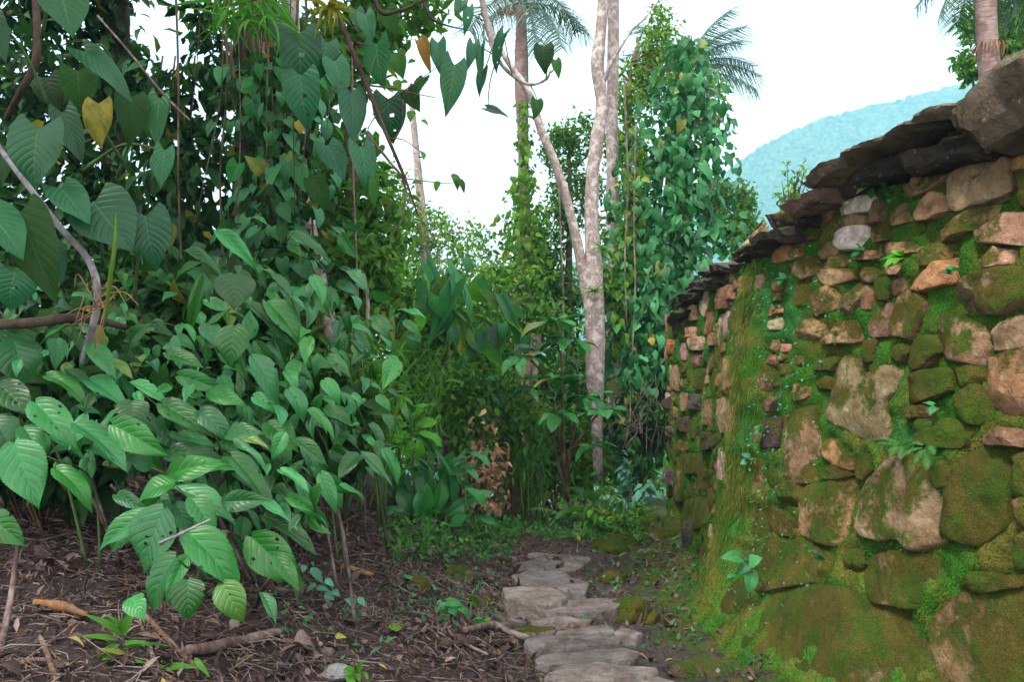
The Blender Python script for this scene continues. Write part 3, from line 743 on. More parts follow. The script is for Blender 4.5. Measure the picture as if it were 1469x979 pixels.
# smaller stones packed between and beyond the traced ones
nfill = 0
for size, tries in ((.32, 400), (.23, 1000), (.16, 2000), (.11, 2500)):
    for _ in range(tries):
        if nfill >= 205: break
        u = R.uniform(u_of_y(1.2), u_of_y(7.4) + .5)
        near = u < u_of_y(4.6)
        top = float(wtop(u)); h = R.uniform(.02, top - .02)
        if near and size < .12 and R.random() < .5: continue
        w, hh = size * R.uniform(.8, 1.5), size * R.uniform(.5, .95)
        if not near: hh *= 1.1
        m = R.choice((4, 4, 5, 5, 6)); ph_ = .5 if m == 4 else R.random()
        poly = [(u + .5 * w * math.cos(2 * math.pi * (i + ph_ + R.uniform(-.22, .22)) / m) * R.uniform(.95, 1.3), h + .5 * hh * math.sin(2 * math.pi * (i + ph_ + R.uniform(-.15, .15)) / m) * R.uniform(.95, 1.25)) for i in range(m)]
        if raster(poly, 1.06, False) > .06: continue
        raster(poly, 1.02)
        col = R.choice([PINK, BRN, BRN, OLV, OLV, DRK if not near else BRN, RED if not near else ORNG, (.2, .16, .11)])
        moss = R.uniform(.0, .5) if not near else R.uniform(.2, .6)
        if not near and R.random() < .12: col, moss = (.45, .36, .3), -.2
        wall_stone(poly, tuple(c * R.uniform(.75, 1.2) for c in col), moss, R.uniform(.024, .042), 500 + nfill, n=18)
        if moss > .25: mossy_polys.append((poly, .08))
        nfill += 1

# moss bed behind and between the stones
bu = np.arange(0, WLEN, .022); bh = np.arange(-.25, 2.62, .022)
BU, BH = np.meshgrid(bu, bh)
tp = wtop(BU); hh = np.minimum(BH, tp)
covered = mask[np.clip((BU / RU).astype(int), 0, mask.shape[0] - 1), np.clip(((BH + .25) / RH).astype(int), 0, mask.shape[1] - 1)]
ridge = np.exp(-((BU - u_of_y(4.85)) / .12) ** 2) * sstep(2.4, 1.6, BH)
cvf = covered.astype(float)
for _ in range(2): cvf = (cvf + np.roll(cvf, 1, 0) + np.roll(cvf, -1, 0) + np.roll(cvf, 1, 1) + np.roll(cvf, -1, 1)) / 5
dep = .022 - .03 * cvf + .035 * fnoise(BU * 5, BH * 5) + .022 * fnoise(BU * 19, BH * 19, 3) + .06 * ridge + .05 * sstep(.3, -.1, BH)
dep = np.where(BH > tp, -(BH - tp) * 1.6 - .02, dep)
co = wsurf(BU.ravel(), hh.ravel(), dep.ravel())
nx, ny = len(bu), len(bh)
ii = (np.arange(ny - 1)[:, None] * nx + np.arange(nx - 1)[None]).ravel()
wall.put('moss_bed', np_mesh('moss_bed', co - np.array(wall.loc), np.stack([ii, ii + 1, ii + nx + 1, ii + nx], -1), M_MOSS), Matrix.Translation(wall.loc))

# moss tufts: tiny blades on the open moss and on the mossy stones
def blades(name, base, nrm, ln, wd, mat, off, hang=.5):
    n = len(base)
    d = nrm + NR.normal(size=(n, 3)) * .7; d[:, 2] -= hang; d /= np.linalg.norm(d, axis=1)[:, None]
    s = np.cross(d, NR.normal(size=(n, 3))); s /= np.linalg.norm(s, axis=1)[:, None] + 1e-9
    ln = ln[:, None]; wd = wd[:, None]
    m = base + d * ln * .55 + s * wd * .2
    t = base + d * ln + np.array([0, 0, -.35]) * ln
    co = np.stack([base - s * wd * .5, base + s * wd * .5, m + s * wd * .5, m - s * wd * .5, t], 1).reshape(-1, 3) - np.array(off)
    k = np.arange(n)[:, None] * 5
    tr = np.concatenate([k + [0, 1, 2], k + [0, 2, 3], k + [3, 2, 4]], 1).reshape(-1, 3)
    return np_mesh(name, co, tr, mat, None, False)
def wnorm(u):
    x, y, tx, ty = wbase(u); return np.stack([-ty, tx, 0 * tx + .12], -1)
n = 150000
tu_ = NR.uniform(u_of_y(2.2), u_of_y(7.4), n); th = NR.uniform(-.1, 1, n) * (wtop(tu_) - .05)
th = np.where(NR.random(n) < .3, th * .35, th)
cov = mask[np.clip((tu_ / RU).astype(int), 0, mask.shape[0] - 1), np.clip(((th + .25) / RH).astype(int), 0, mask.shape[1] - 1)]
patch = fnoise(tu_ * 3.1, th * 3.1) + .3 * NR.normal(size=n) * .3
keep = (~cov) & (patch > -.25)
tu_, th = tu_[keep], th[keep]
b = wsurf(tu_, th, .02 + .035 * fnoise(tu_ * 5, th * 5) + .022 * fnoise(tu_ * 19, th * 19, 3) + .06 * np.exp(-((tu_ - u_of_y(4.85)) / .12) ** 2) * sstep(2.4, 1.6, th) + .05 * sstep(.3, -.1, th) - .004)
wall.put('moss_tufts', blades('moss_tufts', b, wnorm(tu_), NR.uniform(.008, .024, len(b)), NR.uniform(.0015, .004, len(b)), M_TUFT, wall.loc, .3), Matrix.Translation(wall.loc), kind='stuff')
b = np.concatenate(TB); bn = np.concatenate(TN)
wall.put('stone_moss', blades('stone_moss', b, bn, NR.uniform(.006, .02, len(b)), NR.uniform(.0012, .003, len(b)), M_TUFT, wall.loc, .25), Matrix.Translation(wall.loc), kind='stuff')
print('moss blades on stones', len(b))
# long yellowish strands hanging down the ridge where the wall bends
n = 4500
tu_ = u_of_y(4.9) + NR.normal(size=n) * .07; th = NR.uniform(.2, 2.15, n)
b = wsurf(tu_, th, .05 + .05 * fnoise(tu_ * 5, th * 5) + .04 * NR.random(n))
wall.put('hanging_moss', blades('hanging_moss', b, wnorm(tu_) * .5, NR.uniform(.02, .07, n), NR.uniform(.0015, .0035, n), M_TUFTY, wall.loc, 2.2), Matrix.Translation(wall.loc), kind='stuff')

# capstones
def edge_point(px, over, h):
    best = None
    for u in np.linspace(u_of_y(1.0), u_of_y(7.5), 500):
        p = wsurf(np.array([u]), np.array([h]), np.array([over]))[0]
        q = to_px(p)
        e = abs(q[0] - px)
        if best is None or e < best[0]: best = (e, u, q[2])
    return best[1], best[2]
def slab(edge, th, over, inner, col, moss, seed, lip=.35):
    """edge: front top edge (px, py) from left to right; a slab laid on the wall, overhanging by over"""
    pts = []
    for px, py in edge:
        u, d = edge_point(px, over, 2.4); pts.append((u, P(px, py, d).z))
    pts.sort(); us = [p[0] for p in pts]; zs = [p[1] for p in pts]
    nu = 64; prof = [(-.03, -.6), (-.01, -.3), (.01, -.12), (0, -.02), (-.05, .03), (-.15, .05), (-.35, .05), (-.7, .04), (-1, -.1), (-1, -1), (-.6, -1.05), (-.3, -1.0), (-.1, -.85)]
    vs_, fs = [], []
    for i in range(nu + 1):
        u = us[0] + (us[-1] - us[0]) * i / nu
        zt = np.interp(u, us, zs); e = min(1, .35 + 1.6 * math.sin(math.pi * max(.02, min(.98, i / nu))) ** .8)
        for a, b in prof:
            k = noise.noise(Vector((u * 3 + seed, a * 2, b * 2))) ; k2 = noise.noise(Vector((u * 9 + seed, a * 5, b * 5)))
            k3 = noise.noise(Vector((u * 26 + seed, a * 9, b * 4))); stp = (noise.cell(Vector((u * 5.5 + seed, 1, 1))) - .5) * .015
            outw = over * (.75 + .25 * e) + a * inner + .05 * k + .016 * k2 + .012 * k3 + (stp if a > -.3 else 0)
            z = zt + (b * th) * (e if b < 0 else 1) + .03 * k + .008 * k2 + .008 * k3 + (-a) * .05
            x, y, tx, ty = wbase(u); bt = float(np.interp(u, uk, BATK)); off = -bt * float(wtop(u)) + outw
            vs_.append((x - ty * off, y + tx * off, z))
    m = len(prof)
    for i in range(nu):
        for j in range(m):
            k = (j + 1) % m; fs.append((i * m + j, (i + 1) * m + j, (i + 1) * m + k, i * m + k))
    fs.append(tuple(reversed(range(m)))); fs.append(tuple(range(nu * m, nu * m + m)))
    me = new_mesh('capstone', np.array(vs_) - np.array(wall.loc), fs, M_STONE)
    me.set_sharp_from_angle(angle=.5)
    wall.put('capstone', me, Matrix.Translation(wall.loc), color=(*col, .5 + moss))
GREY = (.28, .23, .185)
slab([(1352, 152), (1395, 118), (1425, 88), (1469, 66), (1560, 10), (1700, -60)], .26, .30, .75, (.2, .165, .13), .12, 1)
slab([(1155, 268), (1185, 240), (1222, 212), (1260, 200), (1290, 176), (1330, 160), (1368, 146)], .055, .27, .75, GREY, .02, 2)
slab([(1114, 296), (1135, 285), (1160, 268)], .075, .28, .7, (.26, .18, .15), -.1, 3)
slab([(1096, 310), (1120, 300), (1150, 292)], .13, .16, .6, DRK, .22, 4)
slab([(1062, 342), (1082, 330), (1110, 326)], .10, .24, .6, DRK, .2, 5)
slab([(1040, 366), (1060, 352), (1092, 348)], .10, .16, .5, DRK, .15, 6)
slab([(1010, 392), (1028, 382), (1052, 378)], .07, .12, .5, (.1, .08, .08), .0, 7)
slab([(984, 414), (1000, 404), (1030, 400)], .10, .1, .5, (.11, .09, .085), .05, 8)
slab([(966, 436), (980, 424), (1000, 420)], .08, .1, .5, DRK, .05, 9)
slab([(952, 462), (962, 452), (984, 444)], .07, .1, .5, (.11, .09, .08), .1, 10)
slab([(1180, 262), (1240, 238), (1300, 222)], .12, .12, .5, DRK, .0, 11)
slab([(1290, 226), (1350, 205), (1420, 196)], .12, .16, .5, DRK, .1, 12)

# the terrace the wall holds up
tu_ = np.linspace(0, WLEN, 60); tk = np.array([.45, 1.2, 3, 8, 20, 50])
TU, TK = np.meshgrid(tu_, tk); x, y, tx, ty = wbase(TU)
bt = np.interp(TU, uk, BATK); off = -(bt * wtop(TU) + TK)
TZ = wtop(TU) - .12 + .05 * fnoise(TU * 2, TK * 2) - np.maximum(0, TK - 6) * .08
ii = (np.arange(5)[:, None] * 60 + np.arange(59)[None]).ravel()
setting('terrace', np_mesh('terrace', np.stack([x - ty * off, y + tx * off, TZ], -1).reshape(-1, 3), np.stack([ii, ii + 1, ii + 61, ii + 60], -1), M_GROUND))

# ------------------------------------------------------------------ stepping-stone path
def p2(l): return [(490 + a / 2.976, 650 + b / 2.976) for a, b in l]
PST = [
 ([(800,418),(900,414),(1050,428),(1062,442),(960,448),(830,440)], .02), ([(745,458),(830,440),(1030,448),(1025,470),(960,492),(750,482)], .03),
 ([(740,508),(800,484),(930,488),(1045,538),(1035,582),(960,584),(900,552),(760,545)], .05), ([(695,562),(760,548),(900,552),(958,588),(950,606),(860,632),(702,600)], .12),
 ([(852,650),(960,612),(1190,598),(1192,618),(1160,648),(1090,664),(900,664)], .08), ([(812,688),(960,674),(1070,684),(1050,702),(960,712),(818,704)], .07), ([(712,742),(800,708),(915,714),(905,738),(740,762)], .05),
 ([(958,728),(1130,714),(1162,740),(1040,752),(920,748)], .04), ([(795,785),(850,760),(1150,754),(1192,786),(1100,800),(960,812),(800,798)], .08), ([(838,858),(900,828),(1180,804),(1258,834),(1240,864),(1000,880),(850,884)], .05),
 ([(880,925),(960,880),(1150,868),(1320,892),(1342,914),(1230,940),(1000,950),(890,944)], .09), ([(920,985),(1050,956),(1300,934),(1400,946),(1425,990),(1300,1040),(960,1050)], .07), ([(1160,752),(1200,724),(1282,748),(1250,770)], .03),
 ([(648,692),(720,688),(795,708),(700,724)], .03), ([(688,660),(720,648),(792,650),(770,670)], .03), ([(900,1110),(1050,1070),(1320,1060),(1450,1100),(1380,1190),(1000,1200)], .07), ([(570,690),(610,652),(650,640),(665,660),(640,690)], .04),
]
pth = Thing('path', 'uneven path of worn flat stepping stones beside the mossy wall', 'path', (.44, 4, 0))
del pth.o['category']; del pth.o['label']; pth.o['kind'] = 'structure'
for k, (pp, zt) in enumerate(PST):
    xy = [on_plane(a, b, zt + .045) for a, b in p2(pp)]
    zt += .018
    cx, cy = sum(p.x for p in xy) / len(xy), sum(p.y for p in xy) / len(xy)
    xy = [(cx + (p.x - cx) * 1.07, cy + (p.y - cy) * .97) for p in xy]
    fn = lambda a, b, d, z=zt: np.stack([a, b, z + d], -1)
    q = resample(xy, 34); c = q.mean(0)
    rows, so = [], k * 3.7
    rg = [(1.0, -.22), (1.0, -.07), (1.005, -.02), (.995, -.005), (.97, .0), (.8, .004), (.55, .006), (.28, .006)]
    for s, d in rg:
        for a in q:
            e = c + (a - c) * s; nz = noise.noise(Vector((e[0] * 7 + so, e[1] * 7, d * 8))); n2 = noise.noise(Vector((e[0] * 22 + so, e[1] * 22, d * 20)))
            e = e + (a - c) * (nz * .07 + n2 * .04)
            rows.append((e[0], e[1], zt + d + (.014 * nz + .006 * n2)))
    rows.append((c[0], c[1], zt + .014)); n_ = 34; f = []
    for r_ in range(len(rg) - 1):
        for i in range(n_): j = (i + 1) % n_; f.append((r_ * n_ + i, r_ * n_ + j, r_ * n_ + n_ + j, r_ * n_ + n_ + i))
    for i in range(n_): f.append(((len(rg) - 1) * n_ + i, (len(rg) - 1) * n_ + (i + 1) % n_, len(rows) - 1))
    me = new_mesh('stone', np.array(rows) - np.array(pth.loc), f, M_PATH); me.set_sharp_from_angle(angle=.6)
    g = R.uniform(.85, 1.1); cl = R.choice([(.28, .255, .255), (.26, .24, .25), (.29, .26, .25)])
    pth.put('stone', me, Matrix.Translation(pth.loc), color=(cl[0] * g, cl[1] * g, cl[2] * g, .5 + (.45 if k in (6,) else R.uniform(-.1, .05))))

#=====OBJECTS=====
PXM = 1 / FPX
HCAM = Vector((0, -.62, .78))

def leaves(th, meshes, specs, name='leaf', hint=HCAM, jit=.25, color=None):
    """specs: (base px, base py, tip px, tip py, width px, depth[, tip depth offset])"""
    for s in specs:
        bx, by, tx, ty, w, d = s[:6]; dt = s[6] if len(s) > 6 else -.04
        b, t = P(bx, by, d), P(tx, ty, d + dt)
        th.put(name, R.choice(meshes), aim(b, t, w * d * PXM, hint + rv(jit)))

def rand_leaf(th, meshes, p, L, asp, out, down=.45, face=.3, name='leaf'):
    d = out.normalized() + Vector((0, 0, -down)) + rv(.3)
    d.normalize()
    h = Vector((0, -face, 1)) + rv(.3)
    th.put(name, R.choice(meshes), aim(p, p + d * L, L * asp, h))

def bush(name, label, cat, px, py, d, rx, ry, nleaf, meshes, L, asp=.5, mat=M_BARK, ground=None, stems=9, rdep=None, extra=0, emat=None, eL=None, down=.45, face=.35, group=None, gz=None):
    """a leafy bush whose crown is centred on a pixel; rx, ry are half sizes in pixels"""
    c = P(px, py, d); ax, az = rx * d * PXM, ry * d * PXM; ay = rdep or ax * .8
    bz = H(c.x, c.y) if gz is None else gz
    base = Vector((c.x, c.y, min(bz, c.z - az * .8)))
    t = Thing(name, label, cat, base, group)
    tips = []
    sv, sf, su = [], [], []
    for k in range(stems):
        v = rv(1).normalized(); r = (.35 + .65 * R.random()) ** .5
        e = c + Vector((v.x * ax, v.y * ay, v.z * az)) * r
        s = base + Vector((R.uniform(-.12, .12) * ax, R.uniform(-.12, .12) * ay, -.05))
        m = s.lerp(e, .55) + Vector((0, 0, .1 * az)) + rv(.05) * ax
        tips.append((s, m, e))
        t.tube('stem', [s, m, e], [.006 + .006 * d * .12, .004 + .002 * d * .1, .002], mat, 5, 8)
    for k in range(nleaf):
        s, m, e = R.choice(tips); q = catmull([s, m, e], 12)
        i = min(11, int(12 * (.45 + .55 * R.random() ** .7))); p = q[i].lerp(q[i + 1], R.random()) + rv(.12) * min(ax, az)
        out = Vector((p.x - c.x, (p.y - c.y) - .3 * ay, (p.z - c.z) * .5)) + rv(.3) * ax
        rand_leaf(t, meshes, p, L * R.uniform(.65, 1.25), asp, out, down, face)
    if extra:
        cc, pp = clusters(c, (ax, ay, az), max(6, extra // 22), 22, .16 * min(ax, az) + .02, shell=.1)
        t.put('foliage', cloud_mesh('foliage', pp, (eL or L) * NR.uniform(.6, 1.2, len(pp)), (eL or L) * asp * NR.uniform(.7, 1.1, len(pp)), emat or meshes[0].materials[0], .4, .7, (0, -.4, 0), t.loc), Matrix.Translation(t.loc), kind='stuff')
    return t

def crown_tree(name, label, cat, trunk, radii, crowns, mat, bark, L, asp=.5, density=22, group=None, nobj=0, meshes=None, limbs=True, face=(0, -.3, 0), down=.4):
    """trunk: [(px, py, d)]; crowns: [(px, py, d, rx, ry, n clusters)]"""
    tp = [P(*q) for q in trunk]
    t = Thing(name, label, cat, tp[0], group)
    t.tube('trunk', tp, radii, bark, 10, wob=.18)
    allp = []
    for (px, py, d, rx, ry, ncl) in crowns:
        if isinstance(px, Vector): c, r = px, py
        else: c = P(px, py, d); r = (rx * d * PXM, max(rx, ry) * d * PXM * .7, ry * d * PXM)
        cc, pp = clusters(c, r, ncl, density, .13 * min(r) + .05)
        allp.append(pp)
        if limbs:
            near = min(catmull(tp, 20), key=lambda q: (q - c).length)
            for k in range(min(5, max(2, ncl // 8))):
                e = Vector(cc[k]); t.tube('limb', [near, near.lerp(e, .5) + Vector((0, 0, .1 * (e - near).length)) + rv(.03), e], [.25 * radii[-1] + .012, .012, .004], bark, 5, 10, .1)
    pp = np.concatenate(allp)
    k = min(nobj, len(pp))
    for i in range(k):
        p = Vector(pp[i * (len(pp) // k)]) if k else None
        rand_leaf(t, meshes, p, L * R.uniform(.8, 1.3), asp, rv(1) + Vector((0, -.5, 0)), .6, .4)
    t.put('crown', cloud_mesh('crown', pp, L * NR.uniform(.6, 1.25, len(pp)), L * asp * NR.uniform(.7, 1.1, len(pp)), mat, down, .6, face, t.loc), Matrix.Translation(t.loc), kind='stuff')
    return t

def palm(label, trunk, radii, crown, fronds, size, dead=0, nvine=0):
    tp = [P(*q) for q in trunk]
    t = Thing('palm_tree', label, 'palm', tp[0])
    t.tube('trunk', tp, radii, M_PALMBARK, 12, wob=.06)
    c = P(*crown); d = crown[2]
    for (ax, ay, dep) in fronds:          # frond tip direction in pixels from crown
        dirv = P(crown[0] + ax, crown[1] + ay, d + dep) - c
        L = dirv.length; up = Vector((0, 0, 1)) - dirv.normalized() * dirv.normalized().z
        y = (dirv.normalized() + Vector((0, 0, .45))).normalized()
        t.put('frond', R.choice(F_PALM), aim(c, c + y * max(L, size * .7), max(L, size * .7), up + rv(.1)))
    for k in range(dead):
        y = (rv(.3) + Vector((R.uniform(-.3, .5), -.2, -1))).normalized()
        t.put('dead_frond', F_PALMDEAD[0], aim(c, c + y * size * .45, size * .45, rv(1)))
    return t

def climber(label, px_pts, d, n, meshes, Lpx, asp=.8, spread=None, stems=3, group=None, name='climbing_vine', stuff=0, mat=M_BARK, down=2.2, face=1.2, bulge=.25, smesh=None):
    """leaves hung in shingles over a column; px_pts: (px, py, half width px)"""
    ys = [q[1] for q in px_pts]; xs = [q[0] for q in px_pts]; ws = [q[2] for q in px_pts]
    base = P(xs[-1], ys[-1], d)
    t = Thing(name, label, 'vine', base, group)
    for k in range(stems):
        o = R.uniform(-.4, .4)
        t.tube('stem', [P(x + o * w, y, d + .05) for x, y, w in reversed(px_pts)], [.018, .012, .008], mat, 6, wob=.2)
    cum = np.concatenate([[0], np.cumsum([(ws[i] + ws[i + 1]) * (ys[i + 1] - ys[i]) for i in range(len(ys) - 1)])])
    def pt():
        s = np.interp(R.random() * cum[-1], cum, ys); x = np.interp(s, ys, xs); w = np.interp(s, ys, ws)
        a = max(-1.25, min(1.25, R.gauss(0, .6)))
        return x + a * w, s, d - bulge * math.sqrt(max(0, 1 - min(1, a * a))) + R.gauss(0, .1), a
    L = Lpx * d * PXM
    for k in range(n):
        x, y, dd, a = pt(); p = P(x, y, dd)
        dirv = (Vector((a * .7, -.25, -down * .5)) + rv(.45)).normalized(); l = L * R.uniform(.45, 1.35)
        t.put('leaf', R.choice(meshes), aim(p, p + dirv * l, l * asp, Vector((a * .8, -face, .7)) + rv(.55)))
    if stuff:
        pp = np.array([P(*pt()[:3]) + Vector((0, .1, 0)) for k in range(stuff)])
        t.put('foliage', cloud_mesh('foliage', pp, L * NR.uniform(.5, 1, stuff), L * asp * NR.uniform(.5, 1, stuff), smesh or meshes[0].materials[0], .9, .4, (0, -.8, 0), t.loc), Matrix.Translation(t.loc), kind='stuff')
    return t

def rosette(t, p, n, L, asp, meshes, rise=.35, name='leaf', ydir=None):
    for k in range(n):
        a = 2 * math.pi * (k + R.uniform(-.3, .3)) / n
        dv = Vector((math.cos(a), math.sin(a), rise + R.uniform(-.3, .3))).normalized(); l = L * R.uniform(.75, 1.15)
        t.put(name, R.choice(meshes), aim(p, p + dv * l, l * asp, Vector((0, -.15, 1)) + rv(.1)))

def fern(label, px, py, d, L, n=9, lean=(0, 0), group=None, gz=None):
    p = P(px, py, d); t = Thing('fern', label, 'fern', p, group)
    for k in range(n):
        a = 2 * math.pi * (k + R.uniform(-.3, .3)) / n
        dv = Vector((math.cos(a) + lean[0], math.sin(a) + lean[1], R.uniform(.5, 1.3))).normalized(); l = L * R.uniform(.7, 1.15)
        t.put('frond', R.choice(F_FERN), aim(p, p + dv * l, l, Vector((0, 0, 1)) + rv(.1)))
    return t

def herb(name, label, px, py, d, L, n, meshes, asp=.5, h=.12, cat='plant', group=None):
    p = P(px, py, d); g = min(H(p.x, p.y), p.z - .02) if p.z - H(p.x, p.y) < .5 else p.z - .15
    b = Vector((p.x, p.y, g)); t = Thing(name, label, cat, b, group)
    for s in range(max(2, n // 5)):
        e = p + rv(.35) * h
        t.tube('stem', [b, b.lerp(e, .5) + rv(.01), e], [.004, .003, .002], M_GSTEM, 5, 6)
        for k in range(n // max(2, n // 5)):
            q = b.lerp(e, R.uniform(.5, 1))
            rand_leaf(t, meshes, q, L * R.uniform(.7, 1.2), asp, rv(1) + Vector((0, -.2, .5)), .1, .4)
    return t

def stick(name, label, pts, r, mat, cat='stick', group=None):
    tp = [q if isinstance(q, Vector) else P(*q) for q in pts]
    me = tube_mesh(name, [p - tp[0] for p in tp], r, mat, 9, max(8, 5 * len(tp)), .25)
    return single(name, label, cat, me, Matrix.Translation(tp[0]), group)

def g3(px, py, lift=0.):
    """pixel -> point on the terrain"""
    a, q = (px - IW / 2) / FPX, (IH / 2 - py) / FPX
    d = np.arange(1.2, 13.2, .03); x = a * d; y = d * (CP - q * SP); z = CAM.z + d * (SP + q * CP)
    k = np.nonzero(z < height(x, y))[0]
    if len(k): k = k[0]; return Vector((x[k], y[k], H(x[k], y[k]) + lift))
    return P(px, py, 12)

def rock(name, label, px, py, w, h, col, moss, group=None, cat='rock', seed=0, flat=.6):
    p = g3(px, py + h * .4); d = to_px(p)[2]; p.z -= h * .12 * d * PXM
    rx, rz = w * .5 * d * PXM, h * .6 * d * PXM
    import bmesh
    bm = bmesh.new(); bmesh.ops.create_icosphere(bm, subdivisions=4, radius=1)
    pl = [(rv(1).normalized(), R.uniform(.6, .95)) for k in range(9)]
    for v in bm.verts:
        c = v.co.copy()
        for nn, o in pl:
            e = c.dot(nn) - o
            if e > 0: c -= nn * e * .85
        c *= 1 + .12 * noise.noise(c * 2.2 + Vector((seed * 3.1, 0, 0))) + .05 * noise.noise(c * 6 + Vector((seed, 0, 0))) + .02 * noise.noise(c * 15)
        v.co = Vector((c.x * rx, c.y * rx * .8, c.z * rz + rz * .35))
    me = bpy.data.meshes.new(name); bm.to_mesh(me); bm.free()
    me.polygons.foreach_set('use_smooth', [True] * len(me.polygons)); me.materials.append(M_ROCK)
    o = single(name, label, cat, me, Matrix.Translation(p) @ Matrix.Rotation(R.uniform(-.5, .5), 4, 'Z'), group)
    o.color = (*col, .4 + moss)
    if name == 'mossy_rock':
        co = np.array([v.co[:] for v in me.vertices]); tri = np.array([q.vertices[:] for q in me.polygons]); nv = np.array([v.normal[:] for v in me.vertices])
        k = NR.integers(0, len(tri), 1500); w = NR.dirichlet((1, 1, 1), 1500); p_ = (co[tri[k]] * w[:, :, None]).sum(1); n_ = nv[tri[k, 0]]
        kp = (n_[:, 2] > -.1) & (fnoise(p_[:, 0] * 18 + seed, p_[:, 1] * 18) > -.2)
        mo = bpy.data.objects.new('moss', blades('moss', p_[kp], n_[kp], NR.uniform(.006, .018, kp.sum()), NR.uniform(.002, .004, kp.sum()), M_TUFT, (0, 0, 0), 0)); COL.objects.link(mo); mo.parent = o; mo['kind'] = 'stuff'
    return o

# ------------------------------------------------------------------ far and middle trees
crown_tree('slender_tree', 'slender pale trunk rising behind the low bushes, left of the palm', 'tree', [(622, 560, 13), (616, 440, 13), (612, 380, 13), (608, 330, 13), (600, 250, 13), (588, 120, 13)], [.13, .1, .08, .04],
           [(600, 335, 13, 60, 30, 34), (665, 345, 13.5, 40, 26, 22), (560, 290, 13, 45, 50, 36), (640, 375, 13, 70, 30, 34)], M_YEL, M_PALE, .10)
crown_tree('tree', 'loose yellow-green tree seen between the leaning and the upright pale trunks', 'tree', [(815, 520, 13), (816, 380, 13), (818, 300, 13), (816, 190, 13)], [.07, .06, .04, .02],
           [(808, 215, 13, 28, 36, 34), (835, 195, 13, 24, 28, 24), (822, 285, 13, 36, 46, 50), (790, 330, 13, 36, 36, 30)], M_MID, M_BARK, .10)
crown_tree('tree', 'yellow-green tree filling the gap left of the vine-covered column', 'tree', [(905, 560, 12), (903, 380, 12), (900, 250, 12), (905, 90, 12)], [.08, .07, .05, .02],
           [(908, 130, 12, 28, 44, 36), (900, 235, 12, 32, 60, 64), (897, 345, 12, 38, 60, 64), (950, 100, 12, 30, 50, 40), (1010, 150, 12, 24, 50, 26), (945, 40, 12, 24, 40, 20)], M_YEL, M_BARK, .10)
crown_tree('tree', 'round bright green tree behind the far end of the wall', 'tree', [(1062, 460, 14), (1062, 380, 14), (1060, 270, 14)], [.1, .08, .04],
           [(1052, 305, 14, 32, 42, 46), (1070, 345, 14, 22, 40, 26), (1035, 280, 14, 18, 22, 12)], M_MID, M_BARK, .12)
crown_tree('tree', 'leafy tree behind the grey trunk at the top right corner', 'tree', [(1440, 220, 9), (1440, 120, 9), (1445, 40, 9)], [.1, .08, .04],
           [(1455, 60, 9, 30, 36, 26), (1394, 92, 9.4, 18, 20, 12), (1400, 30, 9.6, 22, 26, 12), (1450, 10, 9, 40, 24, 16)], M_MID, M_BARK, .11)
# dense middle-distance wood behind the path
cen = [(560, 430, 11, 70, 70, 60), (640, 470, 12, 70, 75, 70), (720, 450, 12, 60, 90, 60), (790, 440, 12.5, 60, 70, 60), (700, 570, 11, 110, 80, 90), (820, 570, 11, 90, 90, 80), (600, 560, 10.5, 90, 90, 80), (900, 560, 11.5, 70, 90, 70), (760, 360, 12.5, 40, 50, 30), (660, 660, 10.5, 80, 70, 50), (800, 660, 11, 90, 60, 50), (910, 650, 10.5, 50, 70, 40), (500, 400, 10, 60, 110, 60)]
for k, (mat_, L_, nm) in enumerate(((M_DARK, .15, 'dark'), (M_MID, .13, 'mid'), (M_YEL, .12, 'light'))):
    pts = [clusters(P(a, b, d + .4 * k), (rx * d * PXM, rx * d * PXM * .7, ry * d * PXM), int(ncl * (.22, .95, .5)[k]), 20, .16, shell=.05)[1] for (a, b, d, rx, ry, ncl) in cen]
    pp = np.concatenate(pts)
    setting('undergrowth_' + ('foliage', 'leaves', 'sprays')[k], cloud_mesh('undergrowth', pp, L_ * NR.uniform(.6, 1.3, len(pp)), L_ * .45 * NR.uniform(.7, 1.2, len(pp)), mat_, .4, .7, (0, -.4, 0)), 'stuff')
# far wood that closes the view
pts = []
for k in range(84):
    a = R.uniform(-350, 1150); d = R.uniform(17, 26); top = 395 + 40 * math.sin(a * .02) + R.uniform(-20, 25)
    pts.append(clusters(P(a, R.uniform(top + 20, 730), d), (1.6, 1.6, 1.3), 18, 18, .3, shell=.1)[1])
pp = np.concatenate(pts)
setting('far_wood', cloud_mesh('far_wood', pp, .22 * NR.uniform(.6, 1.3, len(pp)), .11 * NR.uniform(.7, 1.2, len(pp)), M_MID, .4, .7, (0, -.4, 0)), 'stuff')

# palms
palm('palm with purplish ringed trunk standing left of the leaning pale trunk', [(758, 600, 11), (752, 400, 11), (751, 280, 11), (751, 215, 11), (749, 150, 11), (748, 90, 11), (748, 10, 11)], [.11, .11, .10, .075, .075, .10, .095, .06], (750, 4, 11),
     [(105, 40, 0), (60, 75, -1), (-55, 25, 0), (-40, -40, .5), (30, -70, .4), (90, -20, 1), (-75, 5, 1.5), (20, 50, 1.5), (60, -50, -1), (-20, -70, 1)], 1.2, 3)
palm('palm whose dark feathery fronds spread behind the vine-covered column', [(985, 560, 13), (985, 300, 13), (984, 110, 13)], [.12, .1, .08], (985, 105, 13),
     [(112, -14, 0), (100, 30, -.5), (70, -60, .5), (-60, -80, .5), (-20, -110, 0), (30, -105, .3), (-85, -5, .5), (95, -40, .4), (-60, 40, -.5), (-70, -50, -.4), (55, -95, 0)], 1.4, 1)
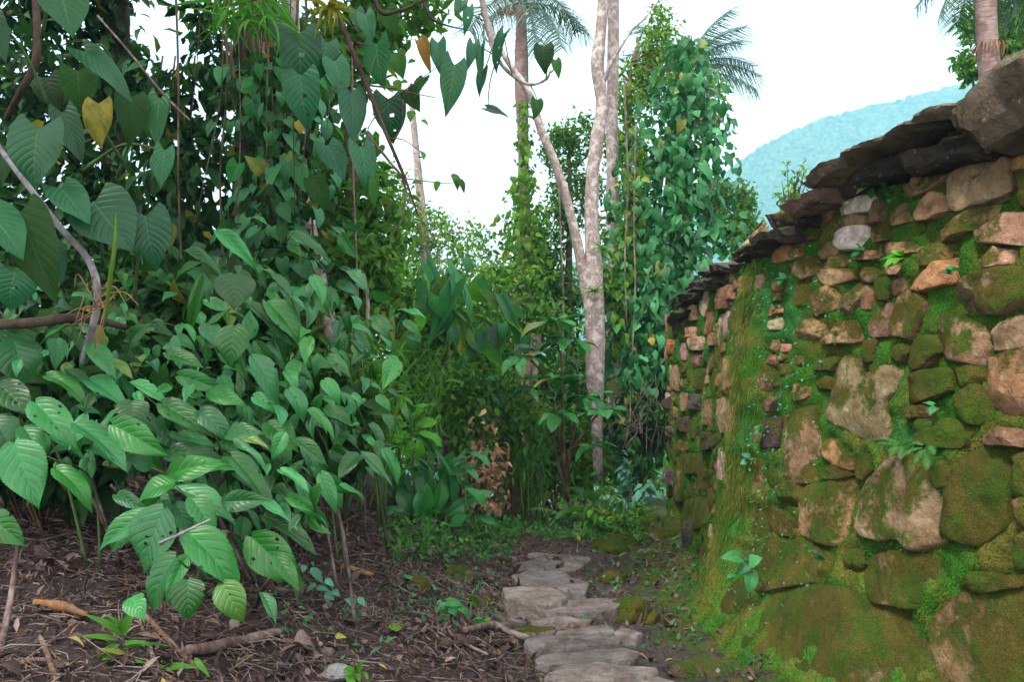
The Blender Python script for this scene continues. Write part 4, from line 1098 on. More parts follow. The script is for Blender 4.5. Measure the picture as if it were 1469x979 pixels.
palm('grey ringed trunk with a collar of dry roots above the wall, top right', [(1425, 240, 7.5), (1420, 110, 7.5), (1416, 50, 7.5), (1413, -20, 7.5), (1410, -120, 7.5)], [.10, .095, .09, .095, .09], (1411, -60, 7.5),
     [(-55, 75, 0), (-75, 45, .3), (60, 70, 0), (90, 20, .3), (20, 85, .8), (-30, 90, .9), (70, 90, .6), (-90, -10, 0), (0, -90, 0)], 1.0, 0)
collar = Thing('dry_bromeliad', 'collar of dry straw leaves round the grey trunk above the wall', 'plant', P(1419, 66, 7.45))
for k in range(26):
    a = 2 * math.pi * k / 26; p = P(1419, 62, 7.5) + Vector((math.cos(a) * .09, math.sin(a) * .09, 0))
    dv = Vector((math.cos(a), math.sin(a), -.9 + R.uniform(-.3, .6))).normalized()
    collar.put('leaf', R.choice(L_STRAW), aim(p, p + dv * R.uniform(.12, .22), .014, Vector((0, 0, 1))))

# the pale trunks
t = crown_tree('tree', 'upright pale lichen-spotted trunk in the middle, forked at its foot', 'tree',
     [(858, 690, 9), (856, 600, 9), (854, 520, 9), (852, 400, 9), (849, 320, 9), (850, 250, 9), (857, 200, 9), (864, 152, 9), (861, 125, 9), (857, 92, 9), (861, 50, 9), (866, -10, 9), (872, -120, 9)],
     [.06, .065, .11, .115, .085, .075, .075, .075, .07, .072, .074, .064, .06, .055], [(880, -170, 9, 130, 60, 40)], M_DARK, M_PALE, .13)
t.tube('leaning_trunk', [P(853, 480, 9), P(838, 400, 9), P(824, 330, 8.95), P(800, 243, 8.9), P(776, 185, 8.9), P(760, 135, 8.9), P(726, 84, 8.9), P(703, 40, 8.9), P(688, -30, 8.9)], [.075, .062, .055, .05, .048, .04, .032, .026, .02], M_PALE, 9, wob=.15)
t.tube('limb', [P(864, 120, 9), P(880, 85, 8.9), P(905, 45, 8.9), P(926, 25, 8.9), P(945, 0, 9)], [.03, .018, .012, .006], M_PALE, 6, wob=.2)
crown_tree('tree', 'second grey trunk half hidden behind the upright pale trunk', 'tree', [(884, 640, 10), (880, 400, 10), (878, 250, 10), (879, 130, 10), (880, 0, 10), (882, -150, 10)], [.10, .09, .075, .07, .075, .08], [(890, -200, 10, 110, 50, 30)], M_DARK, M_PALE, .13)
bow = stick('hanging_branch', 'thin pale branch curling up to a dark heart leaf in front of the palm', [(688, -20, 5.5), (700, 40, 5.5), (712, 80, 5.5), (735, 108, 5.5), (760, 121, 5.5), (783, 114, 5.5), (790, 100, 5.5)], [.022, .02, .016, .013, .012, .01, .005], M_PALE, 'branch')
fl = Thing('philodendron', 'few large leaves dangling from the thin curling branch before the palm', 'plant', P(735, 108, 5.5))
leaves(fl, L_PHDARK, [(780, 66, 782, 103, 30, 5.4), (797, 86, 803, 110, 15, 5.4), (770, 143, 772, 170, 22, 5.4)])
leaves(fl, L_PHILO, [(723, 48, 695, 100, 26, 5.3), (679, 62, 672, 98, 18, 5.4), (690, 66, 686, 116, 16, 5.4), (693, 100, 684, 136, 16, 5.4), (698, 155, 730, 163, 18, 5.4), (672, 10, 669, 48, 16, 5.4), (663, 0, 654, 20, 20, 5.4)])
for s0, s1 in (((735, 108), (723, 48)), ((712, 80), (680, 64)), ((700, 60), (692, 68)), ((760, 121), (772, 146)), ((783, 114), (780, 68)), ((790, 104), (798, 88)), ((712, 85), (700, 154)), ((692, 10), (672, 10)), ((695, 30), (664, 2)), ((705, 70), (694, 100))):
    b_, e_ = P(*s0, 5.45), P(*s1, 5.4)
    fl.tube('petiole', [b_, b_.lerp(e_, .5) + rv(.02), e_], [.005, .004, .003], M_GSTEM, 4, 6)
# vines on the palm trunk and in the column
climber('small-leaved vine climbing the lower part of the palm trunk', [(752, 140, 10), (752, 200, 9), (752, 240, 14), (750, 300, 26), (748, 350, 34), (745, 400, 40)], 10.9, 150, L_YEL, 13, .6, stuff=500, mat=M_BARK, bulge=.25, smesh=M_MID)
climber('tall column of overlapping pale green heart-shaped leaves beside the wall', [(985, 50, 20), (985, 110, 46), (978, 190, 62), (968, 270, 74), (965, 350, 80), (950, 420, 78), (930, 490, 60), (915, 560, 44)], 9.6, 300, L_HEART, 20, .66, stuff=2000, stems=6, bulge=.55)
climber('ragged strand of vine leaves trailing off the right side of the column', [(1012, 130, 8), (1016, 200, 12), (1008, 270, 12), (1014, 330, 8)], 9.3, 60, L_HEART, 19, .66, stems=2, bulge=.1)
climber('small-leaved creeper hanging left of the vine column', [(918, 210, 12), (912, 290, 18), (905, 360, 18), (898, 430, 22), (892, 500, 18)], 9.3, 130, L_MIDOV + L_YEL, 15, .55, stuff=500, smesh=M_MID, stems=3, bulge=.15)
col = Thing('tree', 'dark trunk hidden under the column of heart-shaped vine leaves', 'tree', P(955, 620, 10))
col.tube('trunk', [P(950, 640, 10), P(965, 400, 10), P(975, 220, 10), P(980, 120, 10)], [.2, .2, .15, .06], M_DKBARK, 10, wob=.2)

# ------------------------------------------------------------------ middle ground plants
# glossy sapling with leaf rosettes, centre
sap = Thing('sapling', 'glossy broad-leaved sapling with leaf rosettes in front of the pale trunks', 'sapling', P(815, 720, 8))
for st in ([(818, 740, 8), (805, 640, 8), (790, 560, 7.9), (765, 520, 7.8), (748, 515, 7.7)], [(812, 690, 8), (806, 600, 7.9), (806, 520, 7.8), (790, 470, 7.8)], [(812, 660, 8), (845, 610, 7.8), (862, 590, 7.7)], [(810, 700, 8), (830, 560, 7.8), (820, 500, 7.7)], [(815, 720, 8), (795, 640, 7.7), (800, 600, 7.6)]):
    sap.tube('stem', [P(*q) for q in st], [.02, .014, .01, .007], M_BARK, 6)
for (a, b, d, nn, L) in ((748, 512, 7.7, 8, .28), (792, 462, 7.7, 9, .27), (866, 590, 7.6, 9, .27), (822, 492, 7.7, 7, .25), (800, 545, 7.6, 8, .26), (800, 596, 7.5, 8, .26), (842, 570, 7.7, 7, .24), (772, 560, 7.7, 7, .24), (850, 640, 7.6, 7, .22), (775, 505, 7.8, 6, .24)):
    rosette(sap, P(a, b, d), nn, L * 1.22, .38, L_GLOSSY, .15)
# large heart leaves left of centre
ph = Thing('philodendron', 'cluster of broad heart leaves hanging in the bushes left of centre', 'plant', P(630, 480, 8))
ph.tube('stem', [P(650, 560, 8.2), P(640, 470, 8.1), P(630, 410, 8)], [.02, .016, .01], M_GSTEM, 6)
sp = [(612, 420, 606, 462, 40, 7.8), (628, 425, 632, 470, 40, 7.7), (650, 405, 660, 440, 32, 7.9), (665, 415, 672, 445, 30, 7.9), (690, 400, 700, 425, 26, 8), (640, 450, 636, 485, 30, 7.9), (560, 430, 572, 470, 34, 7.6), (545, 400, 540, 450, 30, 7.6), (595, 480, 588, 510, 28, 7.7), (705, 470, 715, 510, 30, 8), (720, 465, 728, 500, 26, 8), (690, 480, 690, 515, 26, 8), (650, 470, 655, 505, 28, 8), (625, 400, 615, 420, 24, 8), (575, 460, 560, 490, 26, 7.6), (700, 440, 720, 462, 24, 8), (740, 440, 748, 470, 26, 8), (668, 372, 680, 398, 24, 8.2), (642, 392, 625, 412, 24, 8.1)]
leaves(ph, L_HEART * 2 + L_PHILO[:1] + L_GLOSSY[:1], [(a_, b_, a_ + (c_ - a_) * .8, b_ + (e_ - b_) * .8, w_ * .75, d_) for a_, b_, c_, e_, w_, d_ in sp], jit=.45)
leaves(ph, L_MIDOV + L_VIVID[:1] + L_HEART[:2], [(a + R.uniform(-40, 40), b + R.uniform(-30, 40), c_ + R.uniform(-40, 40), e + R.uniform(0, 40), w * .7, d + .2) for (a, b, c_, e, w, d) in sp * 2], jit=.5)
bush('broadleaf_bush', 'mid-green broadleaf bush behind the cluster of heart leaves', 'bush', 680, 480, 9, 90, 80, 260, L_MIDOV + L_HEART[:1] + L_YEL[:1], .13, .45, stems=14, extra=900, emat=M_MID)
bush('bush', 'fresh green bush under the cluster of heart leaves', 'bush', 665, 560, 8.2, 80, 60, 230, L_MIDOV + L_HEART[:2] + L_VIVID[:1], .12, .42, stems=14, extra=900)
bush('bush', 'light green thicket right of the paddle-leaf clump', 'bush', 735, 590, 8.6, 50, 60, 160, L_MIDOV + L_YEL[:1], .11, .42, stems=12, extra=700)
bush('broadleaf_bush', 'dense green bush under the sapling, right of the dry brown fronds', 'bush', 800, 640, 9.2, 70, 60, 160, L_MIDOV, .16, .45, stems=12, extra=700)
bush('bush', 'bluish-leaved bush at the foot of the vine column', 'bush', 905, 690, 7.6, 38, 42, 120, L_BLUE, .12, .45, stems=10, extra=0)
bush('bush', 'dark bush between the pale trunk and the wall', 'bush', 915, 610, 9, 48, 60, 140, L_DARKOV, .15, .45, stems=10, extra=500)
bush('bush', 'low green bush hanging over the end of the path on the right', 'bush', 880, 745, 7.4, 55, 32, 150, L_MIDOV, .10, .45, stems=10, extra=500, eL=.07)
bush('bush', 'small sprig of round leaves growing on top of the wall', 'bush', 1132, 255, 7, 34, 34, 75, L_MIDOV, .065, .6, stems=9, gz=P(1132, 320, 7).z)
bush('bush', 'fresh green bush peeping over the capstones left of the wall-top sprig', 'bush', 1128, 282, 8, 26, 20, 90, L_MIDOV, .08, .5, stems=8, gz=P(1128, 340, 8).z)
tw = Thing('dry_twigs', 'tangle of pale dry twigs beside the far end of the wall', 'twigs', P(915, 620, 8.4))
for k in range(22):
    a = P(R.uniform(890, 945), R.uniform(600, 660), 8.4 + R.uniform(-.3, .3)); e = P(R.uniform(870, 950), R.uniform(530, 590), 8.3 + R.uniform(-.4, .4))
    tw.tube('twig', [a, a.lerp(e, .5) + rv(.06), e], [.0045, .003, .0015], M_STICK, 4, 7)
# large-leaved clump left of the path
cal = Thing('gingers', 'clump of large upright paddle leaves left of the end of the path', 'plant', P(620, 760, 6.3))
cal.o.name = 'paddle_leaf_plant'
cs = [(650, 745, 660, 618, 40, 6.2), (632, 745, 632, 640, 36, 6.3), (612, 740, 600, 630, 36, 6.3), (600, 740, 590, 660, 34, 6.2), (650, 735, 700, 690, 26, 6.1), (640, 740, 690, 712, 26, 6.0), (668, 700, 696, 722, 22, 6.0), (625, 740, 645, 680, 30, 6.1), (590, 740, 560, 690, 30, 6.1), (575, 745, 548, 720, 26, 6.0), (610, 750, 585, 700, 30, 6.0), (645, 755, 672, 735, 22, 5.9), (605, 745, 615, 690, 30, 5.95), (572, 735, 575, 660, 30, 6.3), (630, 690, 655, 640, 26, 6.5)]
leaves(cal, L_GLOSSY, [(p_[0], p_[1], p_[0] + (p_[2] - p_[0]) * .85 + R.uniform(-12, 12), p_[1] + (p_[3] - p_[1]) * .85, p_[4] * .8, p_[5]) for p_ in cs], hint=Vector((.2, -1, .5)), jit=.4)
for k in range(55):
    p = P(R.uniform(555, 690), R.uniform(640, 745), 6.3 + R.uniform(-.2, .5)); rand_leaf(cal, L_GLOSSY, p, R.uniform(.12, .26), .3, Vector((R.gauss(0, 1), -.6, R.uniform(-.2, 1.2))), .1, .6)
for s in cs: cal.tube('petiole', [P(s[0], s[1] + 40, s[5]), P(s[0], s[1], s[5])], [.008, .006], M_GSTEM, 5, 3)
viv = Thing('young_plant', 'young plant with bright yellow-green leaves above the paddle-leaf clump', 'plant', P(590, 690, 6.4))
vs2 = [(590, 600, 574, 564, 22, 6.3), (592, 600, 606, 575, 18, 6.3), (585, 612, 560, 605, 16, 6.3), (595, 612, 625, 600, 18, 6.3), (588, 625, 555, 628, 20, 6.2), (600, 622, 640, 625, 20, 6.2), (592, 630, 580, 660, 18, 6.1), (598, 630, 610, 660, 18, 6.1), (575, 585, 556, 590, 14, 6.3), (605, 590, 622, 572, 14, 6.3)]
leaves(viv, L_VIVID, vs2)
viv.tube('stem', [P(596, 740, 6.4), P(592, 640, 6.3), P(590, 590, 6.3)], [.01, .008, .005], M_GSTEM, 5)
for k in range(20):
    p = P(590 + R.uniform(-40, 50), 640 + R.uniform(-30, 60), 6.4); rand_leaf(viv, L_VIVID, p, .14, .4, rv(1), .2)
# bamboo-like grasses at the left of centre
def bamboo(label, px, py, d, n, rx, ry, L, meshes, stems=7, name='bamboo', cat='bamboo', asp=.1, gz=None, down=.5):
    c = P(px, py, d); t = Thing(name, label, cat, Vector((c.x, c.y, gz if gz is not None else H(c.x, c.y))))
    for s in range(stems):
        e = P(px + R.uniform(-rx, rx), py + R.uniform(-ry, ry * .3), d + R.uniform(-.3, .3)); b = t.loc + Vector((R.uniform(-.2, .2), R.uniform(-.2, .2), 0))
        q = [b, b.lerp(e, .6) + Vector((0, 0, .15)), e]
        t.tube('culm', q, [.008, .006, .002], M_GSTEM, 5, 8)
        cc = catmull(q, 14)
        for k in range(n // stems):
            p = cc[min(13, int(14 * (.35 + .65 * R.random())))] + rv(.05)
            rand_leaf(t, meshes, p, L * R.uniform(.6, 1.2), asp, rv(1) + Vector((0, -.3, 0)), down, .4)
    return t
bamboo('yellowish arching bamboo grass right of the big-leaved shrub', 520, 540, 5.6, 170, 60, 70, .22, L_LANCE + [leaf_mesh('yellow_blade', M_YEL, LANCE, 8, 1, .2, .8, 0, 1, seed=201)], 9)
bamboo('green bamboo grass between the shrub and the paddle-leaf clump', 545, 640, 6.2, 120, 45, 60, .2, L_LANCE, 8)
bamboo('hanging bamboo spray in the bushes between the slender tree and the palm', 605, 535, 7.6, 150, 45, 50, .17, L_LANCE, 8, gz=.2)
bamboo('pale grass spray standing left of the pale trunks', 770, 640, 8.3, 140, 40, 60, .2, L_LANCE, 8)
bamboo('yellow grass tuft at the left side of the dry brown bush', 672, 660, 8.2, 110, 24, 60, .2, L_LANCE[:1] + L_STRAW[:1], 7)
for (pts_, r_, lab) in (([(748, 700, 9.4), (746, 600, 9.4), (742, 500, 9.4), (735, 420, 9.4)], [.05, .045, .04, .03], 'thin reddish trunk in the thicket under the palm'), ([(772, 700, 9), (768, 610, 9), (766, 540, 9), (775, 470, 9)], [.05, .05, .045, .03], 'short pale trunk in the thicket left of the glossy sapling'),
                        ([(634, 680, 8.8), (632, 600, 8.8), (634, 540, 8.8), (640, 470, 8.8)], [.05, .05, .045, .03], 'thin pale trunk behind the young yellow-green plant'), ([(880, 640, 9.3), (885, 540, 9.3), (878, 470, 9.3), (868, 420, 9.3)], [.035, .035, .03, .02], 'thin crooked trunk just right of the forked pale trunk'), ([(530, 640, 7), (522, 540, 7), (528, 440, 7), (520, 380, 7)], [.02, .02, .018, .012], 'slim stem rising through the bamboo grass left of centre')):
    tt = crown_tree('thin_tree', lab, 'tree', pts_, r_, [(pts_[-1][0], pts_[-1][1] - 10, pts_[-1][2], 34, 24, 14)], M_MID, M_PALE, .11)
for (x0, x1, y0, y1, d, lab) in ((801, 806, 246, 520, 8.85, 'thin liana beside the leaning pale trunk'), (912, 906, 180, 520, 9.0, 'thin liana at the left rim of the vine column'), (895, 899, 120, 470, 9.0, 'liana hanging between the grey trunk and the vine column'), (505, 515, 60, 480, 6.6, 'liana hanging at the left rim of the clearing')):
    stick('liana', lab, [(x0, y0, d), ((x0 + x1) / 2 + R.uniform(-6, 6), y0 * .6 + y1 * .4, d), ((x0 + x1) / 2 + R.uniform(-6, 6), y0 * .3 + y1 * .7, d), (x1, y1, d)], [.01, .009, .009, .008], M_STICK, 'liana')
# ferns and dry growth at the end of the path
fern('fern with pale fronds right of the path end', 815, 745, 7.8, .42, 9)
fern('dark fern directly behind the last path stones', 770, 775, 8.0, .4, 9)
fern('fern low on the left edge of the path end', 640, 765, 6.6, .36, 9)
fern('tall fern standing under the sapling', 850, 720, 8.4, .5, 10)
fern('fern in the shade below the heart-leaf cluster', 690, 620, 9, .6, 10)
dry = Thing('dry_bush', 'reddish-brown dry bush beyond the end of the path', 'bush', P(700, 780, 8.0))
for k in range(290):
    p = P(R.gauss(700, 17), R.gauss(680, 38), 7.8 + R.uniform(-.4, .3)); rand_leaf(dry, L_RUST, p, .085 * R.uniform(.6, 1.4), .4, rv(1), .4)
for k in range(9):
    dry.tube('stem', [P(702 + R.uniform(-10, 10), 780, 8.0), P(702 + R.uniform(-30, 30), 640 + R.uniform(-20, 30), 8.0)], [.008, .004], M_STICK, 5, 4)
drf = Thing('dry_fern', 'tree fern skirt of drooping yellowish-green fronds behind the path end', 'fern', P(745, 790, 8.8))
drf.tube('stem', [P(748, 810, 8.8), P(745, 640, 8.8)], [.06, .05], M_DKBARK, 8)
for k in range(34):
    a = R.uniform(0, 2 * math.pi); p = P(745, 640 + R.uniform(-10, 25), 8.8); dv = Vector((math.cos(a) * .45, math.sin(a) * .45, -1 + R.uniform(0, .5))).normalized(); l = R.uniform(.6, 1.05)
    drf.put('frond', R.choice(F_YEL + F_FERN[:1] + F_PALMDEAD), aim(p, p + dv * l, l * .55, Vector((math.cos(a), math.sin(a), .3))))

# ------------------------------------------------------------------ left forest
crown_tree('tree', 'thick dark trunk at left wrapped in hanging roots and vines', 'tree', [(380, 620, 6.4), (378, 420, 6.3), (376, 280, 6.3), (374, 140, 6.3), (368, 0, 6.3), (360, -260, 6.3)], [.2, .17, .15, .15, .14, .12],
           [(300, -260, 6.5, 300, 130, 130), (120, -200, 6.2, 200, 140, 70), (440, -220, 6.5, 160, 120, 50), (-300, -700, 4.2, 420, 160, 150), (60, -1000, 3.6, 420, 160, 110), (-900, -300, 4, 420, 300, 120), (V(-3.4, .6, 5.6), (2.6, 2.4, .9), 0, 0, 0, 170), (V(-4.6, -1.6, 4.6), (2.2, 2.2, 1.6), 0, 0, 0, 120)], M_DARK, M_DKBARK, .16, nobj=0)  # unseen crowns overhead and behind the camera, added to shade the left side
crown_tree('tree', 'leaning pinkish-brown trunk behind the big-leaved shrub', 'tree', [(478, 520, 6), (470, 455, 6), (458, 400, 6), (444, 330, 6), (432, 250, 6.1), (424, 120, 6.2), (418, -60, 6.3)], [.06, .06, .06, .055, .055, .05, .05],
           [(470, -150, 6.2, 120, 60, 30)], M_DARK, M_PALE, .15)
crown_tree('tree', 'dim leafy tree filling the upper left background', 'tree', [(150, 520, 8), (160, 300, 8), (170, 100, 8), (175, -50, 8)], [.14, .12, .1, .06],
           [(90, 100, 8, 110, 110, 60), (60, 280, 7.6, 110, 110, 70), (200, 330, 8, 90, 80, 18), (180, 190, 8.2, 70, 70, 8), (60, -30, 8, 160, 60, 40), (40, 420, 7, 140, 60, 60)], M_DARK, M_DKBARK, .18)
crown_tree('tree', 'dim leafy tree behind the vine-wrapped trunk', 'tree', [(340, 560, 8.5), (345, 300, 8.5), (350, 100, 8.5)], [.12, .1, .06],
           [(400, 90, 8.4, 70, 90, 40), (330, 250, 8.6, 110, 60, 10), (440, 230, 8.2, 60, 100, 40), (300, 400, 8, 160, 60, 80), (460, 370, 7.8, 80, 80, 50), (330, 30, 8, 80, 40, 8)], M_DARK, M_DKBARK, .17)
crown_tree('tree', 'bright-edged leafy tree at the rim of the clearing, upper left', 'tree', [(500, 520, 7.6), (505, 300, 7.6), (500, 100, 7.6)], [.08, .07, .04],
           [(490, 90, 7.4, 50, 80, 26), (560, 20, 7.4, 80, 40, 26), (500, 250, 7.6, 44, 90, 30), (500, 380, 7.4, 70, 70, 44), (545, 330, 7.6, 40, 50, 16)], M_MID, M_BARK, .14)
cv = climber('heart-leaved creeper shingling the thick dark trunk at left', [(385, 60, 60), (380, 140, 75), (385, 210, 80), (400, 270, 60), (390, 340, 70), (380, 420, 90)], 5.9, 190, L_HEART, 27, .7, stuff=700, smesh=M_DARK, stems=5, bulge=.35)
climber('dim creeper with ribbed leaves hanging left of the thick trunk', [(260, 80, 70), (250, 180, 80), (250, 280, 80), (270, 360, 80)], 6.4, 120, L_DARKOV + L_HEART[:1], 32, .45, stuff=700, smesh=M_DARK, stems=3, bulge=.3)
hr = Thing('hanging_roots', 'curtain of thin hanging roots in front of the thick dark trunk', 'roots', P(375, 300, 5.9))
for k in range(26):
    x = R.gauss(375, 40); y0 = R.uniform(-80, -10); y1 = R.uniform(150, 430); d = 5.7 + R.uniform(-.3, .5)
    hr.tube('root', [P(x, y0, d), P(x + R.gauss(0, 8), (y0 + y1) / 2, d), P(x + R.gauss(0, 12), y1, d)], [.004, .004, .003], R.choice((M_BARK, M_DKBARK)), 4, 8)
# traced philodendrons, far left and over the clearing
def c1l(l, d): return [(a / 2.967, b / 2.967, c / 2.967, e / 2.967, w / 2.967, d + (q[0] if q else 0)) for (a, b, c, e, w, *q) in l]
def c2l(l, d): return [(490 + a / 2.967, b / 2.967, 490 + c / 2.967, e / 2.967, w / 2.967, d + (q[0] if q else 0)) for (a, b, c, e, w, *q) in l]
pl1 = Thing('philodendron', 'huge glossy heart-leaved philodendron climbing at the left edge', 'plant', P(60, 420, 3.6))
big = c1l([(165, 545, 90, 800, 300), (250, -60, 310, 140, 210), (-60, 60, 20, 250, 130), (360, 220, 580, 385, 125, .1), (400, 860, 560, 1060, 270, .2), (270, 480, 345, 690, 115, .2), (680, 420, 650, 625, 95, .4), (700, 640, 680, 800, 85, .4), (260, 800, 385, 940, 150, .1), (620, 920, 660, 1150, 190, .3), (-60, 900, 120, 1060, 220, -.1), (60, 1160, 20, 1330, 200, .1), (200, 1050, 260, 1200, 130, .3)], 3.4)
leaves(pl1, L_PHILO, big, hint=Vector((.15, -.8, .6)))
leaves(pl1, L_PHDARK, c1l([(420, 440, 400, 625, 130), (560, 410, 570, 615, 145), (330, 300, 345, 475, 155), (90, 900, 225, 1290, 210, -.3), (200, 330, 240, 470, 140, .3), (20, 620, -40, 800, 150, .3)], 3.7), hint=Vector((.1, -.8, .5)))
for q in big:
    b = P(q[0], q[1], q[5]); e = P(60 + R.uniform(-40, 140), q[1] + R.uniform(20, 140), q[5] + .35)
    pl1.tube('petiole', [e, e.lerp(b, .5) + Vector((0, 0, .08)), b], [.009, .007, .005], M_GSTEM, 5, 8)
pl1.tube('stem', [P(120, 520, 3.7), P(140, 430, 3.6), P(128, 375, 3.6), P(88, 328, 3.6), P(40, 266, 3.6), (P(-10, 200, 3.7))], [.018, .016, .015, .014, .013, .012], M_PSTEM, 8, wob=.15)
pl1.tube('stem', [P(50, -20, 3.9), P(54, 67, 3.8), P(47, 100, 3.8), P(30, 131, 3.8), P(10, 170, 3.9)], [.016, .018, .019, .016, .014], M_DKBARK, 8, wob=.2)
pl1.tube('sheath', [P(150, 470, 3.5), P(158, 400, 3.45), P(165, 350, 3.45), P(166, 305, 3.5)], [.006, .010, .009, .002], M_YEL, 7)
for k in range(16):
    a = P(140 + R.uniform(-15, 30), 425 + R.uniform(-20, 20), 3.55); e = P(140 + R.uniform(-60, 70), 470 + R.uniform(-60, 60), 3.5)
    pl1.tube('aerial_root', [a, a.lerp(e, .5) + rv(.03) + Vector((0, 0, .03)), e], [.004, .003, .002], M_ROOT, 4, 8)
stick('log', 'mossy horizontal log jammed in the shrub at the left edge', [(-40, 470, 3.6), (40, 464, 3.6), (120, 457, 3.65), (180, 470, 3.8)], [.02, .024, .022, .015], M_DKBARK, 'log')
pl2 = Thing('philodendron', 'philodendron with dark hanging leaves on the thin branch over the clearing', 'plant', P(520, 110, 4.6))
hl = c2l([(150, 185, 150, 375, 145), (410, 180, 410, 300, 75), (480, 275, 450, 490, 115, -.1), (40, 395, 60, 615, 125), (80, 625, 135, 820, 120), (140, 760, 130, 890, 50), (200, 420, 215, 605, 145, .2), (280, 380, 330, 470, 80, .1), (100, 60, 130, 170, 80, .3), (190, 40, 230, 140, 90, .3), (-30, 260, 20, 400, 120, .2), (350, 330, 300, 410, 80, .1), (60, 40, 80, 130, 70, .4), (230, 230, 260, 330, 80, .2), (-60, 620, 20, 760, 120, .2), (-120, 760, -60, 900, 100, .3)], 4.5)
leaves(pl2, L_PHILO, hl[::2] + hl[1:4:2], hint=Vector((.2, -.9, .3))); leaves(pl2, L_PHDARK, hl[5::2], hint=Vector((0, -.9, .3)))
leaves(pl2, L_PHILO, c1l([(1270, 140, 1290, 380, 185), (1280, 320, 1290, 552, 165), (1390, 180, 1380, 330, 120, .3), (1180, 60, 1200, 200, 110, .3)], 4.4), hint=Vector((.2, -.9, .3)))
leaves(pl2, L_MIDOV, c2l([(230, 340, 250, 380, 40), (250, 350, 280, 340, 30), (300, 470, 290, 510, 40), (340, 510, 370, 520, 20), (470, 740, 520, 790, 50), (330, 640, 370, 660, 40), (250, 80, 280, 110, 30), (490, 760, 545, 800, 40), (410, 770, 400, 810, 30), (300, 780, 340, 760, 25)], 4.5))
leaves(pl2, L_ORANGE, c2l([(345, 150, 365, 300, 55)], 4.5), name='withered_leaf')
for s0, s1 in (((557, 199), (600, 215)), ((581, 256), (655, 262)), ((600, 225), (612, 222)), ((527, 125), (545, 62)), ((545, 150), (632, 92)), ((510, 60), (560, 62)), ((540, 165), (522, 210)), ((560, 205), (578, 142))):
    b_, e_ = P(*s0, 4.5), P(*s1, 4.5)
    pl2.tube('twig', [b_, b_.lerp(e_, .5) + rv(.02), e_], [.004, .003, .002], M_BARK, 4, 6)
stick('hanging_branch', 'long dark bare branch sweeping down across the clearing', [(474, -20, 4.5), (490, 34, 4.5), (527, 125, 4.5), (557, 199, 4.5), (581, 256, 4.5), (600, 310, 4.5)], [.017, .016, .014, .011, .008, .004], M_DKBARK, 'branch')
stick('hanging_branch', 'forked thin twig hanging beside the long dark branch', [(525, 190, 4.6), (557, 230, 4.6), (580, 262, 4.6), (578, 310, 4.6), (560, 340, 4.6)], [.009, .008, .007, .005, .003], M_BARK, 'branch')
stick('hanging_branch', 'short knotted branch at the top above the clearing', [(535, -10, 4.7), (548, 18, 4.7), (575, 14, 4.7), (600, 4, 4.7), (630, -10, 4.7)], [.014, .013, .01, .008, .005], M_DKBARK, 'branch')
stick('hanging_branch', 'fine side twig stretching right under the dark leaves', [(527, 122, 4.5), (560, 126, 4.5), (590, 133, 4.5), (625, 140, 4.5)], [.006, .005, .004, .002], M_BARK, 'branch')
stick('hanging_branch', 'twig arching toward the palm at the top of the clearing', [(606, 0, 4.8), (618, 25, 4.8), (640, 36, 4.8), (668, 42, 4.8)], [.01, .009, .006, .003], M_DKBARK, 'branch')
stick('liana', 'thin straight liana slanting across the upper left leaves', [(140, 22, 4.2), (190, 80, 4.2), (230, 130, 4.2), (272, 172, 4.2)], [.006, .006, .006, .005], M_STICK, 'liana')
stick('liana', 'liana looping out from the thick dark trunk', [(330, 60, 5.6), (336, 110, 5.6), (350, 132, 5.6), (380, 138, 5.6), (405, 136, 5.6)], [.012, .012, .012, .012, .01], M_BARK, 'liana')
for k, (x0, x1, lab) in enumerate(((252, 256, 'leftmost'), (322, 316, 'second'), (408, 412, 'third'), (438, 446, 'rightmost'))):
    stick('liana', ('%s of the four root-like lianas hanging before the thick trunk' % lab), [(x0, -20, 5.8), (x0 + 4, 120, 5.8), (x1, 250, 5.8), (x1 + 5, 400, 5.8)], [.009, .008, .008, .007], M_BARK, 'liana')
# drooping bamboo head, top
db = Thing('bamboo', 'drooping tuft of narrow green bamboo leaves at the top left', 'bamboo', P(352, 18, 4.3))
for k in range(120):
    p = P(352 + R.uniform(-50, 45), 15 + R.uniform(-30, 18), 4.3 + R.uniform(-.25, .25)); a = R.uniform(0, 2 * math.pi)
    dv = Vector((math.cos(a), math.sin(a) * .6 - .2, R.uniform(-.9, .3))); l = R.uniform(.12, .27)
    db.put('leaf', R.choice(L_LANCE), aim(p, p + dv.normalized() * l, .022, Vector((0, -.4, 1)) + rv(.2)))
for k in range(5): db.tube('culm', [P(352, -60, 4.3), P(352 + R.uniform(-45, 45), 12, 4.3)], [.008, .004], M_GSTEM, 5, 4)
br = Thing('bromeliad', 'yellow-green bromeliad perched on the branch at the top', 'bromeliad', P(470, 18, 4.3))
for k in range(22):
    a = R.uniform(0, 2 * math.pi); p = P(470, 14, 4.3); dv = Vector((math.cos(a), math.sin(a) * .7, R.uniform(-.6, .8))).normalized(); l = R.uniform(.12, .2)
    br.put('leaf', R.choice(L_BROM), aim(p, p + dv * l, .018, Vector((0, 0, 1))))
for (a, b, lab) in ((868, 360, 'green bromeliad on the right side of the pale trunk'), (852, 418, 'lower of the two bromeliads tucked into the forked pale trunk')):
    br = Thing('bromeliad', lab, 'bromeliad', P(a, b, 8.8))
    for k in range(18):
        an = R.uniform(0, 2 * math.pi); p = P(a, b, 8.8); dv = Vector((math.cos(an), math.sin(an) * .7 - .2, R.uniform(-.2, .9))).normalized(); l = R.uniform(.12, .24)
        br.put('leaf', R.choice(L_LANCE), aim(p, p + dv * l, .024, Vector((0, 0, 1))))

